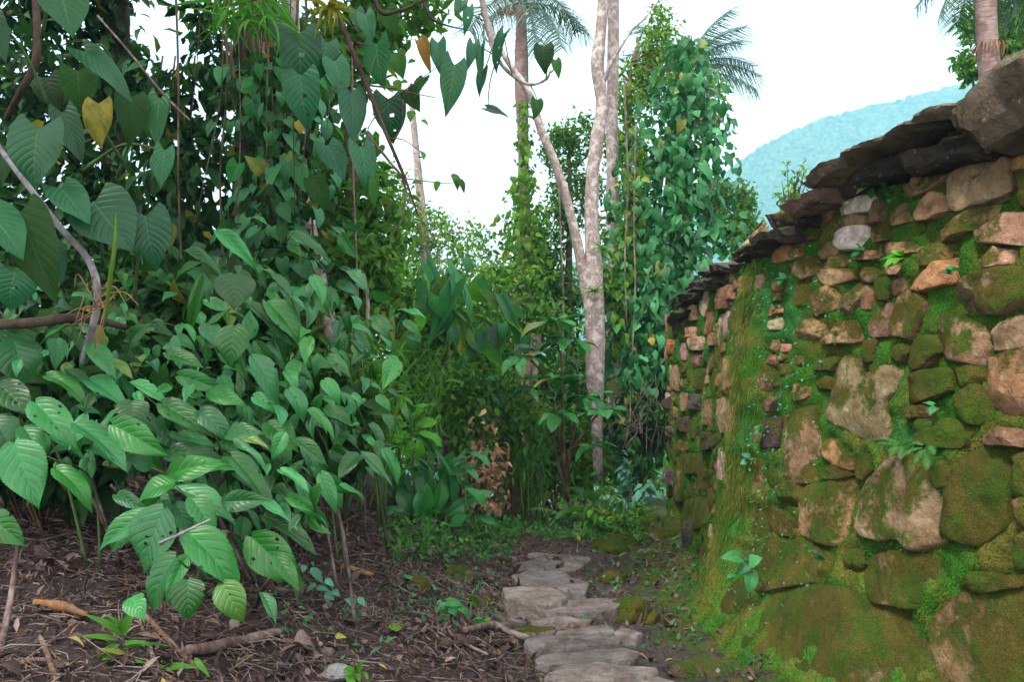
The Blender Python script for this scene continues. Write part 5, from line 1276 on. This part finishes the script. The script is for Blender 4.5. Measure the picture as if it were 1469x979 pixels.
# understorey behind the shrub; its dark leaves have shade put into their colour
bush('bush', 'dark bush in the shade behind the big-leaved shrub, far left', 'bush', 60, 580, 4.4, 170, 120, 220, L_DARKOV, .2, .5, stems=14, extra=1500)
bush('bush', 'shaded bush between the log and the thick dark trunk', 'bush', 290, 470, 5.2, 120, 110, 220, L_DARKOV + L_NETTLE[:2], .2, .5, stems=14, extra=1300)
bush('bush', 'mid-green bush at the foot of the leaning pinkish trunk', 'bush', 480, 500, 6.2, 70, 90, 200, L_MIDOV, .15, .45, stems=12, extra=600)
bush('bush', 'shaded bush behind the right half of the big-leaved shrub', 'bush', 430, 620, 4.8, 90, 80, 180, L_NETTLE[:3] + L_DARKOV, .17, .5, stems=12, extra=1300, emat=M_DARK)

# ------------------------------------------------------------------ big-leaved shrub, left foreground
def cB(l): return [(a / 2.976, 650 + b / 2.976, c / 2.976, 650 + e / 2.976, w / 2.976) for (a, b, c, e, w) in l]
def cC(l): return [(a / 2.967, 330 + b / 2.967, c / 2.967, 330 + e / 2.967, w / 2.967) for (a, b, c, e, w) in l]
FG = cB([(800,340,1085,565,195),(1075,360,1285,575,200),(700,240,570,515,270),(750,450,540,690,200),(800,545,800,715,165),(950,560,1040,725,150),(740,130,545,150,140),(720,95,925,8,130),(745,150,1045,240,130),(820,200,940,330,130),(1130,270,1375,400,110),(990,20,1228,232,125),(1230,190,1420,270,75),(60,-40,165,228,215),(240,70,428,170,115),(-40,270,72,385,140),(1370,90,1445,250,85),(1080,200,1290,282,85),(500,180,612,232,75),(640,255,355,395,130),(1120,600,1195,712,65),(540,300,470,420,120),(560,620,600,690,110),(1180,440,1280,580,90),(640,60,560,-20,120),(900,60,1010,10,100)]) + \
     cC([(150,735,330,905,165),(330,830,572,978,160),(480,830,692,952,160),(200,620,400,660,95),(370,640,565,705,115),(60,470,115,655,215),(-20,400,182,522,95),(0,660,130,775,150),(-40,800,82,922,170),(560,730,570,832,155),(690,740,905,855,125),(710,955,942,918,115),(850,770,1002,872,115),(1000,870,1148,902,75),(1000,410,970,578,160),(1000,190,1000,332,195),(1075,540,1227,718,125),(1070,320,1312,495,85),(1140,310,1342,472,135),(1130,190,1352,312,75),(930,8,1102,132,85),(790,90,972,142,65),(810,180,932,240,95),(880,400,920,482,105),(1140,820,1272,922,135),(1080,710,1212,752,85),(1230,680,1332,782,105),(1320,770,1442,852,65),(1260,890,1402,980,75),(1540,950,1690,1075,65),(990,910,1152,962,65),(760,620,952,672,95),(560,650,742,702,65),(890,690,1042,732,95),(390,490,492,612,95),(270,410,402,502,65),(860,200,785,480,65),(1240,20,1420,90,70),(1330,200,1400,300,90),(1380,640,1460,720,80),(1400,540,1500,600,70),(100,840,190,960,120),(620,860,560,980,110)])
def fg_depth(x, y): return 2.55 + max(0, 880 - y) * .0031 + max(0, x - 300) * .0016
shr = [('broadleaf_shrub', 'pale-leaved shrub overhanging the leaf litter in the left foreground', (300, 905, 3.1)), ('broadleaf_shrub', 'taller part-shaded shrub with big serrated leaves at the left edge', (60, 880, 3.3)), ('broadleaf_shrub', 'upper shrub with drooping pale leaves before the leaning pinkish trunk', (400, 800, 4.0))]
sh = [Thing(n_, l_, 'shrub', g3(q[0], q[1])) for n_, l_, q in shr]
nodes = {0: [], 1: [], 2: []}
for q in FG:
    x, y = (q[0] + q[2]) / 2, (q[1] + q[3]) / 2
    k = 1 if x < 150 else (2 if y < 600 and x > 230 else 0)
    d = fg_depth(q[2], q[3]) + R.uniform(-.08, .12)
    b, e = P(q[0], q[1], d + .05), P(q[2], q[3], d - .03)
    sh[k].put('leaf', R.choice(L_NETTLE), aim(b, e, q[4] * .88 * d * PXM, Vector((.25, -.7, .7)) + rv(.3)))
    nodes[k].append(b)
for k, cnt in ((0, 210), (1, 180), (2, 220)):
    for i in range(cnt):
        b0 = R.choice(nodes[k]); p = b0 + Vector((R.gauss(0, .22), R.uniform(.12, .8), R.gauss(-.02, .16)))
        qx, qy, qd = to_px(p)
        if p.z < H(p.x, p.y) + .25 or qx > 590 or qy > np.interp(qx, [0, 130, 200, 280, 400, 470, 560, 620], [690, 720, 800, 820, 790, 740, 670, 640]) - 12: continue
        L = R.uniform(.08, .2)
        dv = (Vector((R.gauss(.35, .55), R.gauss(-.45, .4), R.gauss(-.35, .35)))).normalized()
        sh[k].put('leaf', R.choice(L_NETTLE), aim(p, p + dv * L, L * R.uniform(.38, .52), Vector((.1, -.4, .9)) + rv(.35)))
        if i % 4 == 0: nodes[k].append(p)
    root = sh[k].loc
    hubs = [root + Vector((R.uniform(-.3, .5), R.uniform(-.1, .5), 0)) for i in range(5)]
    for i, b in enumerate(nodes[k]):
        h0 = min(hubs, key=lambda q: abs(q.x - b.x)); g = Vector((h0.x + R.uniform(-.15, .15), max(h0.y, b.y + .1) + .25, 0)); g.z = H(g.x, g.y) - .02
        if i % 7:
            e = b + Vector((R.uniform(-.08, .08), R.uniform(.05, .14), -R.uniform(.02, .1)))
            sh[k].tube('petiole', [e, b], [.0035, .0028], M_GSTEM, 5, 3); continue
        m = g.lerp(b, .6) + Vector((0, .12, .08))
        sh[k].tube('stem', [g, m, b], [.009, .006, .0028], M_GSTEM if i % 3 else M_STICK, 5, 9)

#=====DETAILS=====
# ------------------------------------------------------------------ rocks by the path
rock('mossy_rock', 'mossy rounded rock left of the path under the ground cover', 658, 822, 50, 30, (.2, .17, .13), .12, seed=1)
rock('rock', 'half-buried grey-brown rock at the edge of the leaf litter', 598, 838, 42, 26, (.26, .2, .17), .15, seed=2)
rock('rock', 'small flat rock left of the path behind the crossed sticks', 695, 862, 36, 18, (.28, .22, .18), .2, seed=3)
rock('rock', 'dark mossy rock beside the path step on the right', 882, 826, 46, 24, (.13, .11, .09), .3, seed=4)
rock('mossy_rock', 'round green mossy hump right of the stepping stones', 903, 872, 74, 44, (.16, .13, .08), .42, seed=5)
rock('mossy_rock', 'mossy boulder against the wall foot near the path end', 885, 778, 84, 34, (.15, .13, .08), .35, seed=6)
rock('rock', 'flat pale-topped stone lying against the foot of the far wall', 955, 764, 50, 22, (.26, .2, .16), .1, seed=7)
rock('slate_slab', 'dark slate slab leaning upright on the foot of the wall', 990, 765, 28, 60, (.05, .055, .06), .05, seed=8)
rock('mossy_rock', 'small mossy cube-like stone under the far wall corner', 936, 744, 24, 20, (.16, .13, .06), .35, seed=9)
rock('rock', 'brown rock at the bottom edge right of the path', 985, 960, 56, 36, (.17, .13, .11), .1, seed=10)
rock('rock', 'pale grey rock in the litter at the bottom edge', 482, 963, 46, 22, (.42, .42, .44), -.3, seed=11)
rock('rock', 'small rock with a mossy top right of the middle steps', 935, 886, 34, 18, (.25, .2, .15), .3, seed=12)
rock('mossy_rock', 'low mossy stone at the left rim of the path step', 676, 862, 24, 18, (.2, .16, .1), .3, seed=13)
rock('rock', 'dark little stone set in moss at the foot of the near wall', 1044, 893, 22, 18, (.07, .06, .06), .1, seed=14)

# ------------------------------------------------------------------ sticks and branches on the ground
def cb(a, b): return g3(a / 2.976, 650 + b / 2.976)
def p2g(a, b): return g3(490 + a / 2.976, 650 + b / 2.976)
def gs(name, label, pts, r, mat=M_STICK, cat='stick', lift=.015):
    return stick(name, label, [p + (CAM - p).normalized() * (lift * 2.2) + Vector((0, 0, lift * .3)) for p in pts], r, mat, cat)
gs('fallen_branch', 'forked dark branch lying across the edge of the path', [p2g(525, 775), p2g(585, 765), p2g(650, 755), p2g(720, 785), p2g(800, 815), p2g(928, 842)], [.014, .02, .022, .018, .016, .015], M_STICK, 'branch', .06)
gs('fallen_branch', 'straight dark branch under the forked one by the path', [p2g(430, 828), p2g(600, 822), p2g(750, 815)], [.018, .02, .016], M_DKBARK, 'branch', .02)
gs('stick', 'bent pale stick left of the crossed branches', [p2g(330, 768), p2g(400, 765), p2g(480, 792), p2g(550, 835), p2g(625, 870)], [.008, .01, .01, .009, .006])
gs('fallen_branch', 'thick pale-brown log lying in the litter below the shrub', [cb(800, 870), cb(900, 850), cb(1050, 815), cb(1205, 775)], [.018, .023, .022, .018], M_STICK, 'branch', .03)
stick('stick', 'tall pale stick leaning at the left edge of the foreground', [cb(0, 860), P(15, 860, 2.9), P(27, 768, 2.95)], [.011, .01, .007], M_STICK)
gs('stick', 'reddish curved piece of bark among the litter at left', [cb(140, 650), cb(250, 665), cb(370, 710)], [.012, .022, .01], M_ROOT, lift=.03)
gs('stick', 'long thin twig running through the litter at the bottom left', [cb(0, 915), cb(150, 925), cb(300, 915)], [.008, .008, .006])
gs('stick', 'brown twig crossing the litter under the grass seedling', [cb(600, 690), cb(700, 800), cb(850, 940)], [.009, .012, .009], M_BARK)
gs('stick', 'dark twig slanting down to the bottom edge at left', [cb(170, 800), cb(200, 890), cb(240, 979)], [.008, .009, .008], M_BARK)
gs('stick', 'pale vertical twig beside the grass seedling', [cb(590, 710), cb(640, 840), cb(670, 970)], [.006, .008, .008])
stick('stick', 'dark crooked stem leaning up into the pale-leaved shrub', [cb(1080, 690), P(378, 845, 3.2), P(398, 815, 3.2)], [.012, .01, .006], M_DKBARK)
stick('stick', 'bare bleached twig across the underside of the shrub', [P(228, 780, 2.75), P(262, 765, 2.75), P(302, 746, 2.75)], [.006, .006, .004], M_PSTEM)
gs('stick', 'pale twig lying in front of the rounded rock', [p2g(200, 560), p2g(330, 640), p2g(420, 760)], [.006, .006, .004])
gs('stick', 'bundle-like dry stalk on the slope left of the rock', [p2g(0, 495), p2g(60, 515), p2g(135, 535)], [.016, .018, .01], M_ROOT, lift=.03)
stick('stick', 'dry bamboo stalk slanting up from the slope into the ferns', [p2g(310, 390), P(612, 770, 5.6), P(628, 745, 5.6)], [.006, .006, .004], M_STICK)
for (x, y, lab, a, s) in ((45, 812, 'large curled brown dead leaf beside the leaning pale stick', .3, .15), (95, 830, 'pale dry leaf under the dark stems at left', 1.5, .11), (240, 960, 'crumpled light-brown leaf by the twigs at the bottom', 2.2, .1), (755, 880, 'fallen brown leaf resting on a path stone', .6, .07), (965, 905, 'reddish leaf on the moss right of the path', 2.0, .1), (940, 845, 'yellowish fallen leaf by the mossy hump', 1.2, .07), (570, 918, 'yellow-green fallen leaf in the litter left of the branches', 1.9, .1), (420, 945, 'broad dry leaf near the pale grey rock', .2, .14), (700, 965, 'tan leaf on the sandy ground left of the path', 1.0, .09)):
    p = g3(x, y, .03); mesh = L_YEL[0] if 'yellow-green' in lab else R.choice(L_DEAD)
    single('dead_leaf', lab, 'leaf', mesh, aim(p, p + Vector((math.cos(a), math.sin(a), .25)) * s, s * .7, Vector((0, -.2, 1))))

# leaf litter and twigs nobody could count
n = 15000
lx = np.concatenate([NR.uniform(-3.2, .1, n), NR.uniform(.05, 1.3, n // 9)]); ly = np.concatenate([2.2 + 5.2 * NR.random(n) ** 1.3, NR.uniform(2.6, 7, n // 9)])
kp = fnoise(lx * 2.6, ly * 2.6) + .25 * NR.normal(size=len(lx)) > -.12; lx, ly = lx[kp], ly[kp]
lz = height(lx, ly) + NR.uniform(.004, .03, len(lx))
setting('leaf_litter', cloud_mesh('leaf_litter', np.stack([lx, ly, lz], -1), .03 + .05 * NR.random(len(lx)) ** 2, .008 + .022 * NR.random(len(lx)), M_DEAD, -.1, 1.6), 'stuff')
n = 5000
lx = NR.uniform(-3.2, .6, n); ly = 2.2 + 5.0 * NR.random(n) ** 1.3
setting('straw_litter', cloud_mesh('straw_litter', np.stack([lx, ly, height(lx, ly) + NR.uniform(.01, .035, n)], -1), .02 + .06 * NR.random(n) ** 2, .003 + .006 * NR.random(n), M_STRAW, -.05, 1.6), 'stuff')
n = 420
lx = NR.uniform(-3., .9, n); ly = 2.3 + 4.6 * NR.random(n) ** 1.2
setting('fallen_leaves', cloud_mesh('fallen_leaves', np.stack([lx, ly, height(lx, ly) + NR.uniform(.015, .04, n)], -1), .06 + .08 * NR.random(n), .025 + .035 * NR.random(n), M_DEAD, -.1, 1.2), 'stuff')
n = 5200
lx = -3.2 + 3.35 * NR.random(n); ly = 2.2 + 4.8 * NR.random(n) ** 1.2; lz = height(lx, ly) + NR.uniform(.004, .04, n)
tv, tf = [], []
for i in range(n):
    L = R.choice((.04, .06, .1, .16, .26)) * R.uniform(.6, 1.2); a = R.uniform(0, 6.3); r = R.uniform(.001, .0035)
    b = Vector((lx[i], ly[i], lz[i])); e = b + Vector((math.cos(a) * L, math.sin(a) * L, 0)); e.z = H(e.x, e.y) + R.uniform(.005, .03 + L * .18)
    dv = (e - b).normalized(); s1 = dv.cross(Vector((0, 0, 1))).normalized() * r; s2 = dv.cross(s1).normalized() * r
    k = len(tv); m = b.lerp(e, .5) + rv(.08) * L
    for q in (b, m, e): tv += [q + s1, q - s1 * .5 + s2, q - s1 * .5 - s2]
    for j in (0, 3):
        for c_ in range(3): d_ = (c_ + 1) % 3; tf.append((k + j + c_, k + j + d_, k + j + 3 + d_, k + j + 3 + c_))
setting('litter_twigs', new_mesh('litter_twigs', tv, tf, M_STICK), 'stuff')
# pebbles and crumbs on the path
# low ground cover on both sides of the path end
def scatter_px(n, x0, x1, y0, y1):
    out = []
    for k in range(n):
        out.append(g3(R.uniform(x0, x1), R.uniform(y0, y1)))
    return out
pp = np.array([tuple(p + Vector((R.gauss(0, .04), R.gauss(0, .04), R.uniform(.01, .12)))) for p in scatter_px(1100, 560, 735, 745, 812)])
setting('ground_cover', cloud_mesh('ground_cover', pp, NR.uniform(.03, .075, len(pp)), NR.uniform(.012, .035, len(pp)), M_FERN, -.1, 1.0, (0, -.3, 0)), 'stuff')
pp = np.array([tuple(p + Vector((R.gauss(0, .05), R.gauss(0, .05), R.uniform(.01, .16)))) for p in scatter_px(420, 690, 920, 758, 788)])
setting('path_end_herbs', cloud_mesh('path_end_herbs', pp, NR.uniform(.04, .10, len(pp)), NR.uniform(.015, .04, len(pp)), M_FERN, -.1, 1.0, (0, -.3, 0)), 'stuff')
pp = np.array([tuple(p + Vector((R.gauss(0, .03), R.gauss(0, .03), R.uniform(.0, .05)))) for p in scatter_px(260, 560, 720, 800, 900) + scatter_px(200, 840, 1010, 770, 960) + scatter_px(120, 380, 560, 800, 970) + scatter_px(120, 730, 900, 800, 979)])
setting('seedlings', cloud_mesh('seedlings', pp, NR.uniform(.02, .06, len(pp)), NR.uniform(.01, .03, len(pp)), M_VINE, -.2, 1.0, (0, -.3, 0)), 'stuff')
# moss on the slope under the wall
n = 26000
mx = NR.uniform(.8, 1.6, n); my = NR.uniform(3, 7.4, n); mz = height(mx, my)
kp = fnoise(mx * 4, my * 4) + .5 * (mx - 1.0) > -.05
b = np.stack([mx, my, mz], -1)[kp]
setting('slope_moss', blades('slope_moss', b, np.tile([-.3, -.2, 1.], (len(b), 1)), NR.uniform(.008, .03, len(b)), NR.uniform(.002, .004, len(b)), M_TUFT, (0, 0, 0), 0), 'stuff')

fern('light fern at the very end of the path, left side', 735, 775, 7.4, .34, 10)
fern('low fern at the end of the path, right side', 800, 780, 7.5, .36, 10)
fern('fern arching out from under the low green bush by the path', 845, 775, 7.2, .32, 9)
fern('fern on the left bank behind the ground cover', 600, 745, 6.1, .34, 9)
# ------------------------------------------------------------------ small plants one can pick out
gsd = Thing('grass_seedling', 'bright green bamboo seedling in the litter at the bottom left', 'seedling', g3(180, 950))
for (bx, by, tx, ty, w) in [(525, 780, 560, 650, 40), (515, 780, 380, 660, 35), (500, 800, 340, 770, 28), (510, 820, 350, 870, 28), (530, 820, 620, 800, 26), (535, 840, 700, 775, 24), (500, 870, 280, 885, 30), (480, 900, 260, 970, 30), (540, 900, 640, 850, 28), (560, 920, 740, 880, 28), (600, 930, 700, 960, 34), (520, 760, 500, 680, 24), (700, 930, 820, 880, 40), (830, 880, 895, 950, 26), (640, 960, 560, 979, 26), (530, 860, 420, 830, 24), (545, 880, 480, 940, 24)]:
    q = (bx / 2.976, 650 + by / 2.976, tx / 2.976, 650 + ty / 2.976); d = 2.75
    b, e = P(q[0], q[1], d), P(q[2], q[3], d - .05)
    gsd.put('leaf', R.choice(L_LANCE), aim(b, e, w / 2.976 * d * PXM, Vector((.2, -.7, .7)) + rv(.15)))
gsd.tube('stem', [g3(181, 955), P(178, 930, 2.76), P(175, 880, 2.75)], [.005, .004, .003], M_GSTEM, 5)
def seedling(label, meshes, specs, d, crop, stem, name='seedling'):
    q0 = stem[0]; t = Thing(name, label, 'seedling', g3(*q0))
    for s in specs:
        q = crop([s])[0]; b, e = P(q[0], q[1], d), P(q[2], q[3], d - .03)
        t.put('leaf', R.choice(meshes), aim(b, e, q[4] * d * PXM, Vector((.1, -.75, .65)) + rv(.15)))
    t.tube('stem', [t.loc] + [P(a, b, d + .02) for a, b in stem[1:]], [.004, .003, .002], M_GSTEM, 5)
    return t
def cP(l): return [(490 + a / 2.976, 650 + b / 2.976, 490 + c / 2.976, 650 + e / 2.976, w / 2.976) for (a, b, c, e, w) in l]
def cW(l): return [(980 + a / 2.975, 650 + b / 2.975, 980 + c / 2.975, 650 + e / 2.975, w / 2.975) for (a, b, c, e, w) in l]
dS = to_px(g3(470, 872))[2]
seedling('small seedling with bluish oval leaves at the right tip of the shrub', L_BLUE, [(1300, 480, 1290, 510, 30), (1330, 490, 1385, 560, 38), (1390, 540, 1425, 570, 28), (1350, 575, 1405, 585, 28), (1400, 590, 1415, 665, 40), (1420, 585, 1450, 612, 28), (1350, 560, 1300, 590, 26)], dS, cB, [(474, 875), (470, 850), (450, 815)])
seedling('bluish seedling with paired leaves on the litter slope', L_BLUE, [(100, 700, 75, 790, 50), (110, 720, 130, 700, 30), (130, 730, 200, 800, 45), (60, 650, 20, 620, 36), (70, 620, 105, 655, 28), (30, 740, 50, 775, 30), (20, 700, -20, 740, 30), (100, 700, 140, 740, 24)], dS, cP, [(520, 920), (518, 895), (510, 868)])
seedling('dark green seedling with pointed leaves left of the bluish one', L_GLOSSY, [(30, 720, 15, 690, 24), (40, 730, 75, 680, 22), (-20, 750, -45, 720, 24), (-25, 770, -20, 820, 30), (20, 760, 45, 778, 22), (10, 730, 0, 770, 26)], dS - .1, cP, [(494, 925), (494, 905), (496, 890)])
seedling('fresh green seedling at the bottom edge beside the pale grey rock', L_VIVID, [(60, 950, 20, 920, 40), (60, 950, 110, 960, 50), (50, 960, 30, 979, 50), (70, 940, 80, 900, 30)], to_px(g3(512, 975))[2] - .1, cP, [(510, 978), (510, 975), (508, 968)])
seedling('pale-leaved seedling in front of the half-buried rock', L_HEART, [(430, 640, 410, 680, 40), (450, 640, 520, 640, 40), (470, 660, 490, 700, 40), (440, 650, 450, 700, 36), (500, 660, 560, 690, 30), (450, 690, 430, 730, 30)], to_px(g3(645, 895))[2], cP, [(645, 897), (642, 880), (640, 868)])
seedling('tiny bright herb between the path steps', L_VIVID, [(600, 720, 580, 700, 22), (605, 720, 630, 705, 22), (610, 735, 630, 745, 20), (600, 735, 580, 745, 18)], to_px(g3(693, 900))[2], cP, [(693, 902), (693, 896), (693, 892)])
seedling('seedling with round leaves rooted at the foot of the near wall', L_HEART, [(240, 445, 165, 440, 55), (280, 470, 335, 440, 60), (280, 480, 215, 515, 45), (290, 520, 290, 610, 65), (220, 520, 180, 525, 22), (275, 450, 245, 410, 24)], 4.25, cW, [(1077, 890), (1076, 850), (1074, 806)])
# plants growing out of the wall joints
def wall_plant(label, px, py, n, L, meshes, asp=.45, name='wall_plant', cat='plant', fr=False):
    u, h = to_wall(px, py); p = Vector(wsurf(np.array([u]), np.array([h]), np.array([.05]))[0]); nn = Vector(wnorm(np.array([u]))[0])
    t = Thing(name, label, cat, p)
    for k in range(n):
        dv = (nn * R.uniform(.4, 1) + Vector((R.uniform(-.3, .3), R.uniform(-.9, .9), R.uniform(-.5, .9)))).normalized(); l = L * R.uniform(.6, 1.2)
        b = p + dv * .02
        t.put('frond' if fr else 'leaf', R.choice(meshes), aim(b, b + dv * l, l * asp, Vector((-.5, -.4, .8)) + rv(.2)))
    return t
wall_plant('dark leafy sprig rooted under the overhanging capstone', 1262, 268, 9, .075, L_GLOSSY)
wall_plant('sprig with narrow leaves below the capstone sprig, left of the pink boulder', 1292, 285, 9, .075, L_GLOSSY)
wall_plant('small plant with blunt leaves in the joint right of the white stone', 1255, 365, 7, .07, L_GLOSSY, .55)
wall_plant('bright plant with oval leaves above the orange ribbed stone', 1310, 375, 9, .08, L_VIVID, .5)
wall_plant('little herb at the right end of the orange ribbed stone', 1385, 397, 6, .04, L_HEART, .8)
wall_plant('single-leaved sprout in the moss near the right edge of the wall', 1360, 585, 3, .06, L_HEART, .6)
wall_plant('tiny fern above the large pale block in the wall', 1312, 645, 5, .11, F_FERN, 1, 'fern', 'fern', True)
wall_plant('tiny fern at the right corner of the large pale block', 1348, 648, 6, .11, F_FERN, 1, 'fern', 'fern', True)
wall_plant('sprig drooping from the moss seam under the split block', 1200, 810, 4, .09, L_GLOSSY, .25)
wall_plant('little sprout high on the wall under the big capstone', 1385, 210, 4, .08, L_GLOSSY, .35)
wall_plant('green herb where the wall bends, near its top', 1140, 405, 9, .05, L_HEART, .7)
wall_plant('pale clover-like herb on the bend of the wall at mid height', 1090, 660, 9, .05, L_BLUE, .8)
wall_plant('small herb on the bend of the wall below the dark stone', 1105, 620, 7, .04, L_HEART, .8)
# tiny leaves sprinkled over the mossy bend
n = 420
tu_ = u_of_y(4.6) + NR.normal(size=n) * .28; th = NR.uniform(.2, 2.2, n)
setting('wall_sprouts', cloud_mesh('wall_sprouts', wsurf(tu_, th, .05 + .02 * NR.random(n)), NR.uniform(.012, .03, n), NR.uniform(.008, .016, n), M_BLUE, .2, .4, (-1, -.6, 0)), 'stuff')

# ------------------------------------------------------------------ haze over the valley
import bmesh
bm = bmesh.new(); bmesh.ops.create_cube(bm, size=1)
hz = bpy.data.meshes.new('haze'); bm.to_mesh(hz); bm.free()
m, nt = mat_new('haze_air'); nn = N(nt)
pv = nn.add('ShaderNodeVolumePrincipled'); pv.inputs['Color'].default_value = (.33, .77, 1.0, 1); pv.inputs['Density'].default_value = .0011
pv.inputs['Anisotropy'].default_value = .0
ot = nn.add('ShaderNodeOutputMaterial'); nn.link(pv.outputs[0], ot.inputs['Volume'])
hz.materials.append(m)
ho = setting('haze', hz, 'stuff')
ho.scale = (2500, 1270, 545); ho.location = (0, 575, 545 / 2 - 66)
